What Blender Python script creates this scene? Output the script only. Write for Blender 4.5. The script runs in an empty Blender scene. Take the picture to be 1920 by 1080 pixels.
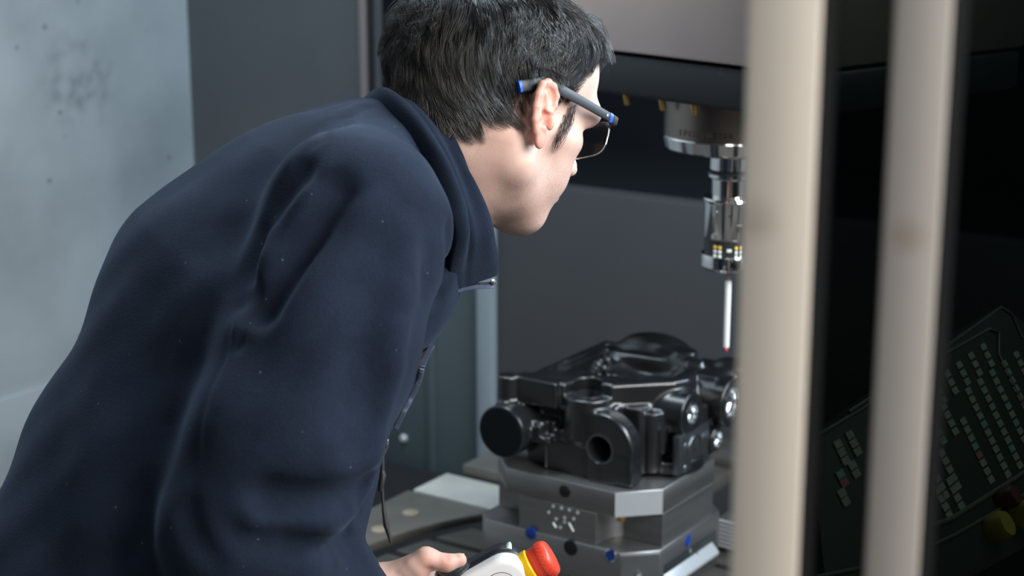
import bpy, bmesh, math, random
import numpy as np
from mathutils import Vector, Matrix
random.seed(7); RNG = np.random.default_rng(11)
SC = bpy.context.scene
COL = SC.collection
# ------------------------------------------------------------------ camera, world, lights, exposure
CAMZ = 1.65; PITCH = math.radians(14.0); FPX = 3200.0
cam_d = bpy.data.cameras.new('camera'); cam = bpy.data.objects.new('camera', cam_d); COL.objects.link(cam)
cam.location = (0, 0, CAMZ); cam.rotation_euler = (math.pi/2 - PITCH, 0, 0)
cam_d.sensor_width = 36; cam_d.lens = FPX*36/1920; cam_d.clip_start = 0.05
cam_d.dof.use_dof = True; cam_d.dof.focus_distance = 1.48; cam_d.dof.aperture_fstop = 7.0
SC.camera = cam
SC.view_settings.view_transform = 'Standard'; SC.view_settings.look = 'None'
SC.view_settings.exposure = 0.18; SC.view_settings.gamma = 1.0; SC.view_settings.use_curve_mapping = False
w = bpy.data.worlds.new('world'); SC.world = w; w.use_nodes = True
w.node_tree.nodes['Background'].inputs[0].default_value = (0.62, 0.72, 0.85, 1)
w.node_tree.nodes['Background'].inputs[1].default_value = 0.045
def area(name, loc, target, sx, sy, power, color, spread=180):
    l = bpy.data.lights.new(name, 'AREA'); l.shape = 'RECTANGLE'; l.size = sx; l.size_y = sy
    l.energy = power; l.color = color; l.spread = math.radians(spread)
    o = bpy.data.objects.new(name, l); COL.objects.link(o); o.location = loc
    o.rotation_euler = (Vector(target)-Vector(loc)).to_track_quat('-Z', 'Y').to_euler()
    return o
area('workshop_window_light', (1.45, 0.30, 2.25), (-0.4, 1.75, 1.25), 1.1, 1.1, 60, (1.0, 0.97, 0.94))
area('camera_side_fill_light', (0.1, -0.9, 3.0), (-0.2, 1.8, 1.1), 1.6, 1.0, 20, (0.95, 0.97, 1.0))  # general fill added from the camera side, not a known skylight
area('machine_top_light', (-0.25, 2.25, 2.85), (-0.15, 1.9, 1.0), 1.1, 0.5, 42, (0.74, 0.88, 1.0))
area('machine_lamp_light', (1.13, 1.75, 1.95), (-0.1, 1.9, 1.1), 1.0, 0.4, 25, (0.70, 0.86, 1.0))

# ------------------------------------------------------------------ coordinate helpers
CF = Vector((0, math.cos(PITCH), -math.sin(PITCH))); CU = Vector((0, math.sin(PITCH), math.cos(PITCH))); CX = Vector((1, 0, 0))
CAMP = Vector((0, 0, CAMZ))
def P(px, py, d):
    """world point seen at photograph pixel (px, py) at optical depth d"""
    return CAMP + CX*((px-960)/FPX*d) + CU*((540-py)/FPX*d) + CF*d
def PZ(px, py, z):
    r = P(px, py, 1.0)-CAMP
    return CAMP + r*((z-CAMZ)/r.z)
MA = math.radians(34)
MX = Vector((math.cos(MA), -math.sin(MA), 0)); MY = Vector((math.sin(MA), math.cos(MA), 0)); MZ = Vector((0, 0, 1))
def M(x, y, z):            # machine axes: x across (right, nearer), y into the machine
    return MX*x + MY*y + MZ*z
def PMY(px, py, my):       # pixel on the plane m_y = my
    r = P(px, py, 1.0)-CAMP
    return CAMP + r*((my - CAMP.dot(MY))/r.dot(MY))
def PMX(px, py, mx):
    r = P(px, py, 1.0)-CAMP
    return CAMP + r*((mx - CAMP.dot(MX))/r.dot(MX))
def frame(ox, xa, ya, za):
    m = Matrix.Identity(4)
    for i, v in enumerate((xa, ya, za, ox)):
        for j in range(3): m[j][i] = v[j]
    return m
MROT = frame(Vector((0, 0, 0)), MX, MY, MZ)

# ------------------------------------------------------------------ object helpers
def tag(o, label=None, cat=None, group=None, kind=None):
    if label: o['label'] = label
    if cat: o['category'] = cat
    if group: o['group'] = group
    if kind: o['kind'] = kind
    return o
def link(name, me, mat=None, parent=None, world=None):
    o = bpy.data.objects.new(name, me); COL.objects.link(o)
    if mat is not None:
        for m in (mat if isinstance(mat, (list, tuple)) else [mat]): me.materials.append(m)
    if world is not None: o.matrix_world = world
    if parent is not None:
        o.parent = parent
        o.matrix_parent_inverse = parent.matrix_basis.inverted()
    return o
def empty(name, loc, rotm=None):
    o = bpy.data.objects.new(name, None); COL.objects.link(o); o.empty_display_size = 0.05
    m = (rotm.copy() if rotm is not None else Matrix.Identity(4)); m.translation = Vector(loc); o.matrix_basis = m
    return o
def smooth(me, ang=35):
    me.polygons.foreach_set('use_smooth', [True]*len(me.polygons))
    if ang is not None: me.set_sharp_from_angle(angle=math.radians(ang))
def finish(name, bm, mat, parent=None, world=None, ang=35, bevel=0, seg=2):
    me = bpy.data.meshes.new(name)
    bmesh.ops.recalc_face_normals(bm, faces=bm.faces)
    if bevel:
        es = [e for e in bm.edges if len(e.link_faces) == 2 and e.calc_face_angle(0) > math.radians(28)]
        bmesh.ops.bevel(bm, geom=es, offset=bevel, segments=seg, profile=0.5, affect='EDGES', clamp_overlap=True)
    bm.to_mesh(me); bm.free(); smooth(me, ang)
    return link(name, me, mat, parent, world)
def add_box(bm, lo, hi):
    vs = [bm.verts.new((x, y, z)) for z in (lo[2], hi[2]) for y in (lo[1], hi[1]) for x in (lo[0], hi[0])]
    for f in ((0, 2, 3, 1), (4, 5, 7, 6), (0, 1, 5, 4), (2, 6, 7, 3), (0, 4, 6, 2), (1, 3, 7, 5)):
        bm.faces.new([vs[i] for i in f])
def box(name, lo, hi, mat, parent=None, world=None, bevel=0, seg=2):
    bm = bmesh.new(); add_box(bm, lo, hi)
    return finish(name, bm, mat, parent, world, bevel=bevel, seg=seg)
def add_prism(bm, poly, z0, z1):
    b = [bm.verts.new((x, y, z0)) for x, y in poly]; t = [bm.verts.new((x, y, z1)) for x, y in poly]
    n = len(poly)
    bm.faces.new(b[::-1]); bm.faces.new(t)
    for i in range(n): bm.faces.new((b[i], b[(i+1) % n], t[(i+1) % n], t[i]))
def prism(name, poly, z0, z1, mat, parent=None, world=None, bevel=0, seg=2):
    bm = bmesh.new(); add_prism(bm, poly, z0, z1)
    return finish(name, bm, mat, parent, world, bevel=bevel, seg=seg)
def add_lathe(bm, prof, n=48, caps=True):
    """prof: list of (r, z)"""
    rings = []
    for r, z in prof:
        if r < 1e-6: rings.append([bm.verts.new((0, 0, z))])
        else: rings.append([bm.verts.new((r*math.cos(2*math.pi*i/n), r*math.sin(2*math.pi*i/n), z)) for i in range(n)])
    for a, b in zip(rings, rings[1:]):
        for i in range(n):
            j = (i+1) % n
            if len(a) == 1 and len(b) == 1: continue
            if len(a) == 1: bm.faces.new((a[0], b[j], b[i]))
            elif len(b) == 1: bm.faces.new((a[i], a[j], b[0]))
            else: bm.faces.new((a[i], a[j], b[j], b[i]))
    if caps:
        if len(rings[0]) > 1: bm.faces.new(rings[0][::-1])
        if len(rings[-1]) > 1: bm.faces.new(rings[-1])
def lathe(name, prof, mat, parent=None, world=None, n=48, ang=35, caps=True):
    bm = bmesh.new(); add_lathe(bm, prof, n, caps)
    return finish(name, bm, mat, parent, world, ang=ang)
def axis_frame(o, z):
    z = Vector(z).normalized(); x = (Vector((0, 0, 1)) if abs(z.z) < .9 else Vector((1, 0, 0))).cross(z).normalized()
    return frame(Vector(o), x, z.cross(x), z)
def add_tube(bm, pts, rad, n=8, cap=True):
    pts = [Vector(p) for p in pts]; rings = []
    up = None
    for i, p in enumerate(pts):
        t = (pts[min(i+1, len(pts)-1)]-pts[max(i-1, 0)]).normalized()
        if up is None: up = t.orthogonal().normalized()
        up = (up - t*up.dot(t)).normalized(); s = t.cross(up)
        r = rad[i] if isinstance(rad, (list, tuple)) else rad
        rings.append([bm.verts.new(p + up*(r*math.cos(2*math.pi*k/n)) + s*(r*math.sin(2*math.pi*k/n))) for k in range(n)])
    for a, b in zip(rings, rings[1:]):
        for k in range(n): bm.faces.new((a[k], a[(k+1) % n], b[(k+1) % n], b[k]))
    if cap: bm.faces.new(rings[0][::-1]); bm.faces.new(rings[-1])
def tube(name, pts, rad, mat, parent=None, n=8):
    bm = bmesh.new(); add_tube(bm, pts, rad, n)
    return finish(name, bm, mat, parent, ang=60)

# ------------------------------------------------------------------ materials
MAT = {}
def mat(name, base, rough=0.5, metal=0.0, spec=0.5, noise=None, bump=None, coat=0, sheen=0, **kw):
    """noise = (scale, detail, colour2, lo, hi[, stretch]); bump = (scale, strength, distance[, stretch])"""
    m = bpy.data.materials.new(name); m.use_nodes = True; nt = m.node_tree; b = nt.nodes['Principled BSDF']
    b.inputs['Base Color'].default_value = (*base, 1); b.inputs['Roughness'].default_value = rough
    b.inputs['Metallic'].default_value = metal; b.inputs['Specular IOR Level'].default_value = spec
    if coat: b.inputs['Coat Weight'].default_value = coat; b.inputs['Coat Roughness'].default_value = 0.08
    if sheen: b.inputs['Sheen Weight'].default_value = sheen; b.inputs['Sheen Roughness'].default_value = 0.5
    for k, v in kw.items(): b.inputs[k.replace('_', ' ')].default_value = v
    tc = nt.nodes.new('ShaderNodeTexCoord')
    def nz(scale, detail, stretch):
        mp = nt.nodes.new('ShaderNodeMapping'); nt.links.new(tc.outputs['Object'], mp.inputs[0])
        if stretch: mp.inputs['Scale'].default_value = stretch
        n = nt.nodes.new('ShaderNodeTexNoise'); n.inputs['Scale'].default_value = scale; n.inputs['Detail'].default_value = detail
        nt.links.new(mp.outputs[0], n.inputs['Vector']); return n
    if noise:
        sc, det, c2, lo, hi = noise[:5]; n = nz(sc, det, noise[5] if len(noise) > 5 else None)
        r = nt.nodes.new('ShaderNodeValToRGB'); r.color_ramp.elements[0].position = lo; r.color_ramp.elements[1].position = hi
        r.color_ramp.elements[0].color = (*base, 1); r.color_ramp.elements[1].color = (*c2, 1)
        nt.links.new(n.outputs[0], r.inputs[0]); nt.links.new(r.outputs[0], b.inputs['Base Color'])
    if bump:
        n = nz(bump[0], 4, bump[3] if len(bump) > 3 else None); bp = nt.nodes.new('ShaderNodeBump')
        bp.inputs['Strength'].default_value = bump[1]; bp.inputs['Distance'].default_value = bump[2]
        nt.links.new(n.outputs[0], bp.inputs['Height']); nt.links.new(bp.outputs[0], b.inputs['Normal'])
    MAT[name] = m
    return m
mat('wall_paint', (0.43, 0.49, 0.52), 0.40, 0.1, noise=(3.2, 8, (0.24, 0.28, 0.305), 0.40, 0.8), bump=(6, 0.1, 0.01))
def add_stains(m, centre, radius, axes_rot, col, speck_col):
    # oily smudge of its own shape plus fine specks on the wall sheet
    nt = m.node_tree; N = nt.nodes; L = nt.links; b = N['Principled BSDF']; src = b.inputs['Base Color'].links[0].from_socket
    tc = N.new('ShaderNodeTexCoord'); vm = N.new('ShaderNodeVectorMath'); vm.operation = 'DISTANCE'; L.new(tc.outputs['Object'], vm.inputs[0]); vm.inputs[1].default_value = centre
    mr = N.new('ShaderNodeMapRange'); mr.inputs['From Min'].default_value = radius*.25; mr.inputs['From Max'].default_value = radius; mr.inputs['To Min'].default_value = 1; mr.inputs['To Max'].default_value = 0; L.new(vm.outputs['Value'], mr.inputs['Value'])
    nz = N.new('ShaderNodeTexNoise'); nz.inputs['Scale'].default_value = 24; nz.inputs['Detail'].default_value = 6; L.new(tc.outputs['Object'], nz.inputs['Vector'])
    rp = N.new('ShaderNodeValToRGB'); rp.color_ramp.elements[0].position = .42; rp.color_ramp.elements[1].position = .80; L.new(nz.outputs[0], rp.inputs[0])
    mu = N.new('ShaderNodeMath'); mu.operation = 'MULTIPLY'; L.new(mr.outputs[0], mu.inputs[0]); L.new(rp.outputs[0], mu.inputs[1])
    mx = N.new('ShaderNodeMixRGB'); L.new(mu.outputs[0], mx.inputs[0]); L.new(src, mx.inputs[1]); mx.inputs[2].default_value = (*col, 1)
    vo = N.new('ShaderNodeTexVoronoi'); vo.inputs['Scale'].default_value = 17; L.new(tc.outputs['Object'], vo.inputs['Vector'])
    sp = N.new('ShaderNodeValToRGB'); sp.color_ramp.elements[0].position = .06; sp.color_ramp.elements[1].position = .12; sp.color_ramp.elements[0].color = (.7, .7, .7, 1); sp.color_ramp.elements[1].color = (0, 0, 0, 1); L.new(vo.outputs['Distance'], sp.inputs[0])
    m2 = N.new('ShaderNodeMixRGB'); L.new(sp.outputs[0], m2.inputs[0]); L.new(mx.outputs[0], m2.inputs[1]); m2.inputs[2].default_value = (*speck_col, 1); L.new(m2.outputs[0], b.inputs['Base Color'])
mat('back_panel', (0.068, 0.066, 0.069), 0.5, 0.0, noise=(2.5, 5, (0.054, 0.055, 0.059), 0.35, 0.7))
mat('side_panel', (0.115, 0.122, 0.130), 0.45, 0.0, noise=(2.5, 5, (0.09, 0.096, 0.104), 0.35, 0.7))
mat('teal_panel', (0.085, 0.110, 0.118), 0.45, 0.0, noise=(2.5, 5, (0.06, 0.085, 0.095), 0.35, 0.7))
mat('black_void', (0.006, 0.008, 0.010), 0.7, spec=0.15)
mat('strip_metal', (0.30, 0.255, 0.24), 0.38, 0.25)
mat('trim_grey', (0.30, 0.35, 0.38), 0.4, 0.2)
mat('rubber_gap_shade', (0.012, 0.012, 0.013), 0.6)
mat('floor_concrete', (0.16, 0.155, 0.15), 0.7, noise=(9, 8, (0.11, 0.11, 0.105), 0.4, 0.65))
mat('cream_paint', (0.80, 0.71, 0.595), 0.5, noise=(3, 6, (0.66, 0.57, 0.46), 0.5, 0.8, (1, 1, 0.35)))
mat('grey_paint', (0.46, 0.42, 0.375), 0.5, noise=(3, 6, (0.40, 0.36, 0.31), 0.5, 0.8, (1, 1, 0.35)))
mat('milled_alu', (0.34, 0.33, 0.32), 0.42, 0.9, noise=(5, 4, (0.28, 0.27, 0.265), 0.4, 0.7, (1, 1, 12)), bump=(60, 0.06, 0.001, (1, 1, 14)))
mat('bright_lit_alu', (0.72, 0.74, 0.76), 0.36, 0.5, bump=(60, 0.05, 0.001, (1, 1, 10)))  # pale base also paints reflected light onto the upper block's chamfer
mat('ground_steel', (0.62, 0.60, 0.58), 0.24, 1.0, bump=(40, 0.05, 0.001, (1, 1, 30)))
mat('chrome', (0.82, 0.80, 0.78), 0.10, 1.0)
mat('machined_bore', (0.85, 0.86, 0.88), 0.16, 1.0)
mat('nose_steel', (0.27, 0.225, 0.20), 0.34, 1.0)
mat('head_steel', (1.0, 0.76, 0.68), 0.38, 1.0, noise=(2, 4, (0.62, 0.54, 0.52), 0.4, 0.7), bump=(300, 0.12, 0.0006))  # warm reflection of the surroundings put into the pink base colour
mat('head_black', (0.016, 0.019, 0.022), 0.38, 0.0, noise=(40, 6, (0.05, 0.055, 0.06), 0.62, 0.85), bump=(120, 0.12, 0.0008))
mat('brass', (0.75, 0.45, 0.15), 0.35, 1.0)
mat('cast_black', (0.008, 0.0085, 0.0095), 0.28, 0.0, spec=1.0, bump=(420, 0.2, 0.0006), noise=(30, 5, (0.013, 0.014, 0.015), 0.4, 0.7))
mat('cast_machined', (0.20, 0.215, 0.23), 0.30, 0.9, bump=(200, 0.15, 0.0005))
mat('deep_hole', (0.003, 0.003, 0.003), 0.7)
mat('blue_plug', (0.005, 0.05, 0.30), 0.22, 0.0, coat=0.5)
mat('engraving', (0.015, 0.015, 0.016), 0.6)
mat('engraving_soft', (0.16, 0.125, 0.11), 0.5, 0.6)
mat('drip_metal', (0.9, 0.88, 0.86), 0.18, 1.0)
mat('table_cast', (0.13, 0.12, 0.105), 0.36, 0.4, noise=(18, 5, (0.09, 0.083, 0.074), 0.4, 0.7), bump=(90, 0.1, 0.001))
mat('table_ring', (0.20, 0.188, 0.165), 0.45, 0.3, noise=(12, 5, (0.15, 0.14, 0.125), 0.4, 0.7))
mat('slat_steel', (0.86, 0.83, 0.74), 0.36, 0.3, noise=(6, 4, (0.55, 0.55, 0.52), 0.4, 0.7))
mat('plug_tan', (0.62, 0.5, 0.38), 0.4, 0.5)
mat('stylus_white', (0.86, 0.86, 0.84), 0.3)
mat('ruby', (0.45, 0.01, 0.03), 0.1, coat=1)
mat('probe_dark', (0.03, 0.035, 0.035), 0.25)
mat('led_amber', (0.95, 0.6, 0.12), 0.3)
mat('led_white', (0.85, 0.9, 0.85), 0.3)
mat('panel_black', (0.020, 0.024, 0.022), 0.6, spec=.2)
mat('panel_edge', (0.09, 0.093, 0.085), 0.45)
mat('key_grey', (0.17, 0.18, 0.16), 0.6, spec=.2)
mat('key_green', (0.11, 0.19, 0.16), 0.6, spec=.2)
mat('key_red', (0.2, 0.09, 0.08), 0.6, spec=.2)
mat('knob_yellow', (0.20, 0.155, 0.01), 0.5)
mat('knob_red', (0.07, 0.012, 0.012), 0.5)
# ------------------------------------------------------------------ implicit surfaces -> one continuous mesh
class Field:
    def __init__(s, lo, hi, h):
        s.lo = np.array(lo, np.float32); s.h = h
        s.n = np.ceil((np.array(hi)-np.array(lo))/h).astype(int)+1
        s.v = np.full(s.n, 0.2, np.float32)
        s.ax = [s.lo[i]+h*np.arange(s.n[i], dtype=np.float32) for i in range(3)]
    def win(s, lo, hi):
        a = np.clip(np.floor((np.array(lo)-s.lo)/s.h).astype(int), 0, s.n); b = np.clip(np.ceil((np.array(hi)-s.lo)/s.h).astype(int)+1, 0, s.n)
        return tuple(slice(int(i), int(j)) for i, j in zip(a, b))
    def op(s, prim, k=0.0, mode='add'):
        d, lo, hi = prim; m = k*1.0+3*s.h
        w = s.win(np.array(lo)-m, np.array(hi)+m)
        if any(q.stop <= q.start for q in w): return
        X, Y, Z = np.meshgrid(s.ax[0][w[0]], s.ax[1][w[1]], s.ax[2][w[2]], indexing='ij', sparse=True)
        b = d(X, Y, Z); a = s.v[w]
        if mode == 'add':
            r = np.minimum(a, b)
            if k: r = r - np.maximum(k-np.abs(a-b), 0)**2/(4*k)
        elif mode == 'sub':
            r = np.maximum(a, -b)
            if k: r = r + np.maximum(k-np.abs(a+b), 0)**2/(4*k)
        elif mode == 'shift':                 # push the surface by b metres (b > 0 inwards)
            r = a + b
        s.v[w] = r
    def add(s, prim, k=0.0): s.op(prim, k, 'add')
    def sub(s, prim, k=0.0): s.op(prim, k, 'sub')
    def dent(s, pts, rad, depth):             # soft groove (depth > 0) or ridge (depth < 0) along a polyline
        pts = np.array([tuple(p) for p in pts], np.float32); R = rad*2.6
        def f(X, Y, Z):
            dm = None
            for a, b in zip(pts, pts[1:]):
                d = seg_d2(X, Y, Z, a, b); dm = d if dm is None else np.minimum(dm, d)
            return depth*np.exp(-dm/(rad*rad))
        s.op((f, pts.min(0)-R, pts.max(0)+R), 0, 'shift')
    def mesh(s, name):
        v = s.v; n = np.array(v.shape); ins = v < 0
        c = ins[:-1, :-1, :-1].astype(np.uint8)
        for dx in (0, 1):
            for dy in (0, 1):
                for dz in (0, 1):
                    if dx+dy+dz: c = c + ins[dx:n[0]-1+dx, dy:n[1]-1+dy, dz:n[2]-1+dz]
        idx = np.argwhere((c > 0) & (c < 8)); vid = np.full(c.shape, -1, np.int32); vid[tuple(idx.T)] = np.arange(len(idx))
        cor = {}
        for dx in (0, 1):
            for dy in (0, 1):
                for dz in (0, 1): cor[dx, dy, dz] = v[idx[:, 0]+dx, idx[:, 1]+dy, idx[:, 2]+dz]
        acc = np.zeros((len(idx), 3), np.float64); cnt = np.zeros(len(idx))
        for ax in range(3):
            for p in (0, 1):
                for q in (0, 1):
                    a = [0, 0, 0]; o = [i for i in range(3) if i != ax]; a[o[0]] = p; a[o[1]] = q; b = list(a); b[ax] = 1
                    A = cor[tuple(a)]; B = cor[tuple(b)]; m = (A < 0) != (B < 0)
                    t = np.where(m, A/np.where(m, A-B, 1), 0)
                    pos = np.tile(np.array(a, float), (len(idx), 1)); pos[:, ax] = t
                    acc[m] += pos[m]; cnt[m] += 1
        co = (idx + acc/cnt[:, None])*s.h + s.lo
        quads = []
        for ax in range(3):
            o = [i for i in range(3) if i != ax]
            sl0 = [slice(None)]*3; sl1 = [slice(None)]*3; sl0[ax] = slice(0, n[ax]-1); sl1[ax] = slice(1, n[ax])
            A = ins[tuple(sl0)]; B = ins[tuple(sl1)]; e = np.argwhere(A != B)
            e = e[(e[:, o[0]] > 0) & (e[:, o[1]] > 0) & (e[:, o[0]] < n[o[0]]-1) & (e[:, o[1]] < n[o[1]]-1)]
            def g(d0, d1):
                q = e.copy(); q[:, o[0]] -= d0; q[:, o[1]] -= d1; return vid[tuple(q.T)]
            Q = np.stack([g(0, 0), g(1, 0), g(1, 1), g(0, 1)], 1)
            fl = A[tuple(e.T)]
            if ax == 1: fl = ~fl
            Q[~fl] = Q[~fl][:, ::-1]
            quads.append(Q)
        Q = np.concatenate(quads)[:, ::-1].astype(np.int32)
        me = bpy.data.meshes.new(name)
        me.vertices.add(len(co)); me.vertices.foreach_set('co', co.astype(np.float32).ravel())
        me.loops.add(Q.size); me.loops.foreach_set('vertex_index', Q.ravel())
        me.polygons.add(len(Q)); me.polygons.foreach_set('loop_start', np.arange(0, Q.size, 4, dtype=np.int32))
        me.polygons.foreach_set('loop_total', np.full(len(Q), 4, np.int32)) if False else None
        me.update(calc_edges=True); me.validate()
        me.polygons.foreach_set('use_smooth', [True]*len(me.polygons))
        return me
    def sample(s, p):
        q = np.clip(np.rint((np.asarray(p)-s.lo)/s.h).astype(int), 0, s.n-1); return s.v[q[..., 0], q[..., 1], q[..., 2]]
    def snap(s, p, off=0.0, it=8):            # move points onto the surface (plus an offset outwards)
        p = np.array(p, float).reshape(-1, 3); e = s.h
        for _ in range(it):
            d = s.lin(p)-off; g = s.grad(p); p = p - g*np.clip(d, -.02, .02)[:, None]
        return p
    def lin(s, p):
        q = (np.asarray(p, float)-s.lo)/s.h; q = np.clip(q, 0, np.array(s.n)-1.001); i = np.floor(q).astype(int); f = q-i; r = 0
        for dx in (0, 1):
            for dy in (0, 1):
                for dz in (0, 1):
                    w = (f[:, 0] if dx else 1-f[:, 0])*(f[:, 1] if dy else 1-f[:, 1])*(f[:, 2] if dz else 1-f[:, 2])
                    r = r + w*s.v[i[:, 0]+dx, i[:, 1]+dy, i[:, 2]+dz]
        return r
    def grad(s, p, e=None):
        e = e or s.h*1.5; g = np.stack([s.lin(p+np.eye(3)[k]*e)-s.lin(p-np.eye(3)[k]*e) for k in range(3)], 1)
        return g/np.maximum(np.linalg.norm(g, axis=1, keepdims=True), 1e-9)
def seg_d2(X, Y, Z, a, b):
    ab = b-a; L = float(ab@ab)+1e-12
    t = np.clip(((X-a[0])*ab[0]+(Y-a[1])*ab[1]+(Z-a[2])*ab[2])/L, 0, 1)
    return (X-a[0]-t*ab[0])**2+(Y-a[1]-t*ab[1])**2+(Z-a[2]-t*ab[2])**2
def cone(a, b, ra, rb):                        # tapered capsule
    a = np.array(tuple(a), np.float32); b = np.array(tuple(b), np.float32); ab = b-a; L = float(ab@ab)+1e-12
    def f(X, Y, Z):
        t = np.clip(((X-a[0])*ab[0]+(Y-a[1])*ab[1]+(Z-a[2])*ab[2])/L, 0, 1)
        return np.sqrt((X-a[0]-t*ab[0])**2+(Y-a[1]-t*ab[1])**2+(Z-a[2]-t*ab[2])**2)-(ra+(rb-ra)*t)
    R = max(ra, rb); return f, np.minimum(a, b)-R, np.maximum(a, b)+R
def flatcone(a, b, ra, rb, n, sq):             # tapered capsule stretched sq times along unit vector n
    a = np.array(tuple(a), np.float32); b = np.array(tuple(b), np.float32); n = np.array(tuple(n), np.float32); k = 1-1/sq
    def sqz(v): return v - n*(float(v@n)*k)
    A = sqz(a); B = sqz(b); ab = B-A; L = float(ab@ab)+1e-12
    def f(X, Y, Z):
        c = (X*n[0]+Y*n[1]+Z*n[2])*k; x = X-n[0]*c; y = Y-n[1]*c; z = Z-n[2]*c
        t = np.clip(((x-A[0])*ab[0]+(y-A[1])*ab[1]+(z-A[2])*ab[2])/L, 0, 1)
        return np.sqrt((x-A[0]-t*ab[0])**2+(y-A[1]-t*ab[1])**2+(z-A[2]-t*ab[2])**2)-(ra+(rb-ra)*t)
    R = max(ra, rb)*sq; return f, np.minimum(a, b)-R, np.maximum(a, b)+R
def ellips(c, rad, rot=None):                  # rot: 3 unit axes as rows
    c = np.array(tuple(c), np.float32); R = np.eye(3, dtype=np.float32) if rot is None else np.array([tuple(q) for q in rot], np.float32)
    r = np.array(rad, np.float32); rm = float(r.min())
    def f(X, Y, Z):
        x = X-c[0]; y = Y-c[1]; z = Z-c[2]
        q = [(R[i, 0]*x+R[i, 1]*y+R[i, 2]*z) for i in range(3)]
        k0 = np.sqrt(sum((q[i]/r[i])**2 for i in range(3))); k1 = np.sqrt(sum((q[i]/r[i]**2)**2 for i in range(3)))
        return k0*(k0-1)/np.maximum(k1, 1e-6)
    ext = np.sqrt(((R*r[:, None])**2).sum(0)); return f, c-ext, c+ext
def rbox(lo, hi, r=0.0):
    lo = np.array(lo, np.float32); hi = np.array(hi, np.float32); c = (lo+hi)/2; e = (hi-lo)/2-r
    def f(X, Y, Z):
        x = np.abs(X-c[0])-e[0]; y = np.abs(Y-c[1])-e[1]; z = np.abs(Z-c[2])-e[2]
        return np.sqrt(np.maximum(x, 0)**2+np.maximum(y, 0)**2+np.maximum(z, 0)**2)+np.minimum(np.maximum(np.maximum(x, y), z), 0)-r
    return f, lo, hi
def cyl(ax, c, r, a0, a1, rd=0.0):             # axis-aligned cylinder
    o = [i for i in range(3) if i != ax]; m = (a0+a1)/2; e = abs(a1-a0)/2
    def f(X, Y, Z):
        q = (X, Y, Z); d = np.sqrt((q[o[0]]-c[0])**2+(q[o[1]]-c[1])**2)-r+rd; t = np.abs(q[ax]-m)-e+rd
        return np.minimum(np.maximum(d, t), 0)+np.sqrt(np.maximum(d, 0)**2+np.maximum(t, 0)**2)-rd
    lo = [0]*3; hi = [0]*3; lo[ax] = min(a0, a1); hi[ax] = max(a0, a1)
    for i, k in zip(o, c): lo[i] = k-r; hi[i] = k+r
    return f, lo, hi
def pris(poly, z0, z1, rd=0.0, ax=(0, 1, 2)):  # polygon prism; ax: which axes are (u, v, height)
    P2 = np.array(poly, np.float32)
    def f(X, Y, Z):
        q = (X, Y, Z); x = q[ax[0]]; y = q[ax[1]]; z = q[ax[2]]
        x, y = np.broadcast_arrays(x, y); d = np.full(x.shape, 1e9, np.float32); s = np.ones(x.shape, np.float32)
        for i in range(len(P2)):
            a = P2[i]; b = P2[i-1]; e = b-a; wx = x-a[0]; wy = y-a[1]
            t = np.clip((wx*e[0]+wy*e[1])/float(e@e), 0, 1); d = np.minimum(d, (wx-e[0]*t)**2+(wy-e[1]*t)**2)
            c1 = y >= a[1]; c2 = y < b[1]; c3 = e[0]*wy > e[1]*wx
            s = np.where((c1 & c2 & c3) | (~c1 & ~c2 & ~c3), -s, s)
        d = s*np.sqrt(d)+rd; t = np.abs(z-(z0+z1)/2)-(z1-z0)/2+rd
        return np.minimum(np.maximum(d, t), 0)+np.sqrt(np.maximum(d, 0)**2+np.maximum(t, 0)**2)-rd
    lo = [0]*3; hi = [0]*3
    for k, (l, u) in zip(ax, ((P2[:, 0].min(), P2[:, 0].max()), (P2[:, 1].min(), P2[:, 1].max()), (z0, z1))): lo[k] = l; hi[k] = u
    return f, lo, hi
# ================================================================== the setting: workshop floor and machine enclosure
TZ = 0.70                                        # table top height
def mbox(name, lo, hi, m, parent=None, bevel=0, kind=None, seg=2):
    o = box(name, lo, hi, MAT[m], parent, MROT, bevel, seg)
    if kind: o['kind'] = kind
    return o
WB = 2.65; WL = -2.62; WR = 0.30                # back wall (m_y), left wall (m_x), right wall (m_x)
fl = box('floor', (-5, -4, -0.05), (5, 6, 0.0), MAT['floor_concrete']); fl['kind'] = 'structure'
zt = 1.06                                        # top of the lower back panels, below the dark opening
xj = PMY(703, 100, WB).dot(MX); xs = PMY(920, 700, WB).dot(MX); xe = PMY(1500, 500, WB).dot(MX)+0.9
def seam_panel(name, parts):
    bm = bmesh.new()
    for lo, hi in parts: add_box(bm, lo, hi)
    return bm
# left wall: an upper sheet and a lower sheet with a lapped seam between them
wl = mbox('wall_left', (WL-0.04, -0.2, 0.0), (WL, WB+0.04, 3.0), 'wall_paint', kind='structure')
zs = PMX(40, 735, WL).z
lo_ = mbox('lower_sheet', (WL, -0.2, 0.35), (WL+0.008, WB-0.001, zs), 'wall_paint', wl, 0.003)
_q = PMX(150, 150, WL); add_stains(MAT['wall_paint'], (_q.dot(MX), _q.dot(MY), _q.z), 0.115, None, (0.10, 0.12, 0.13), (0.12, 0.14, 0.15))
wb = mbox('wall_back', (WL, WB, 0.0), (xj-0.02, WB+0.05, 3.0), 'side_panel', kind='structure')
wb2 = mbox('lower_panel', (xj-0.02, WB, 0.0), (xs, WB+0.05, zt), 'teal_panel', wb, 0.004)
wb3 = mbox('panel', (xs, WB, 0.0), (xe, WB+0.05, zt), 'back_panel', wb, 0.004)
jm = mbox('trim_1', (xj-0.030, WB-0.016, 0.9), (xj-0.014, WB, 3.0), 'strip_metal', None, 0.006, 'structure')
jk = mbox('dark_seal', (xj-0.012, WB-0.006, 0.9), (xj-0.001, WB, 3.0), 'rubber_gap_shade', jm)
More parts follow.
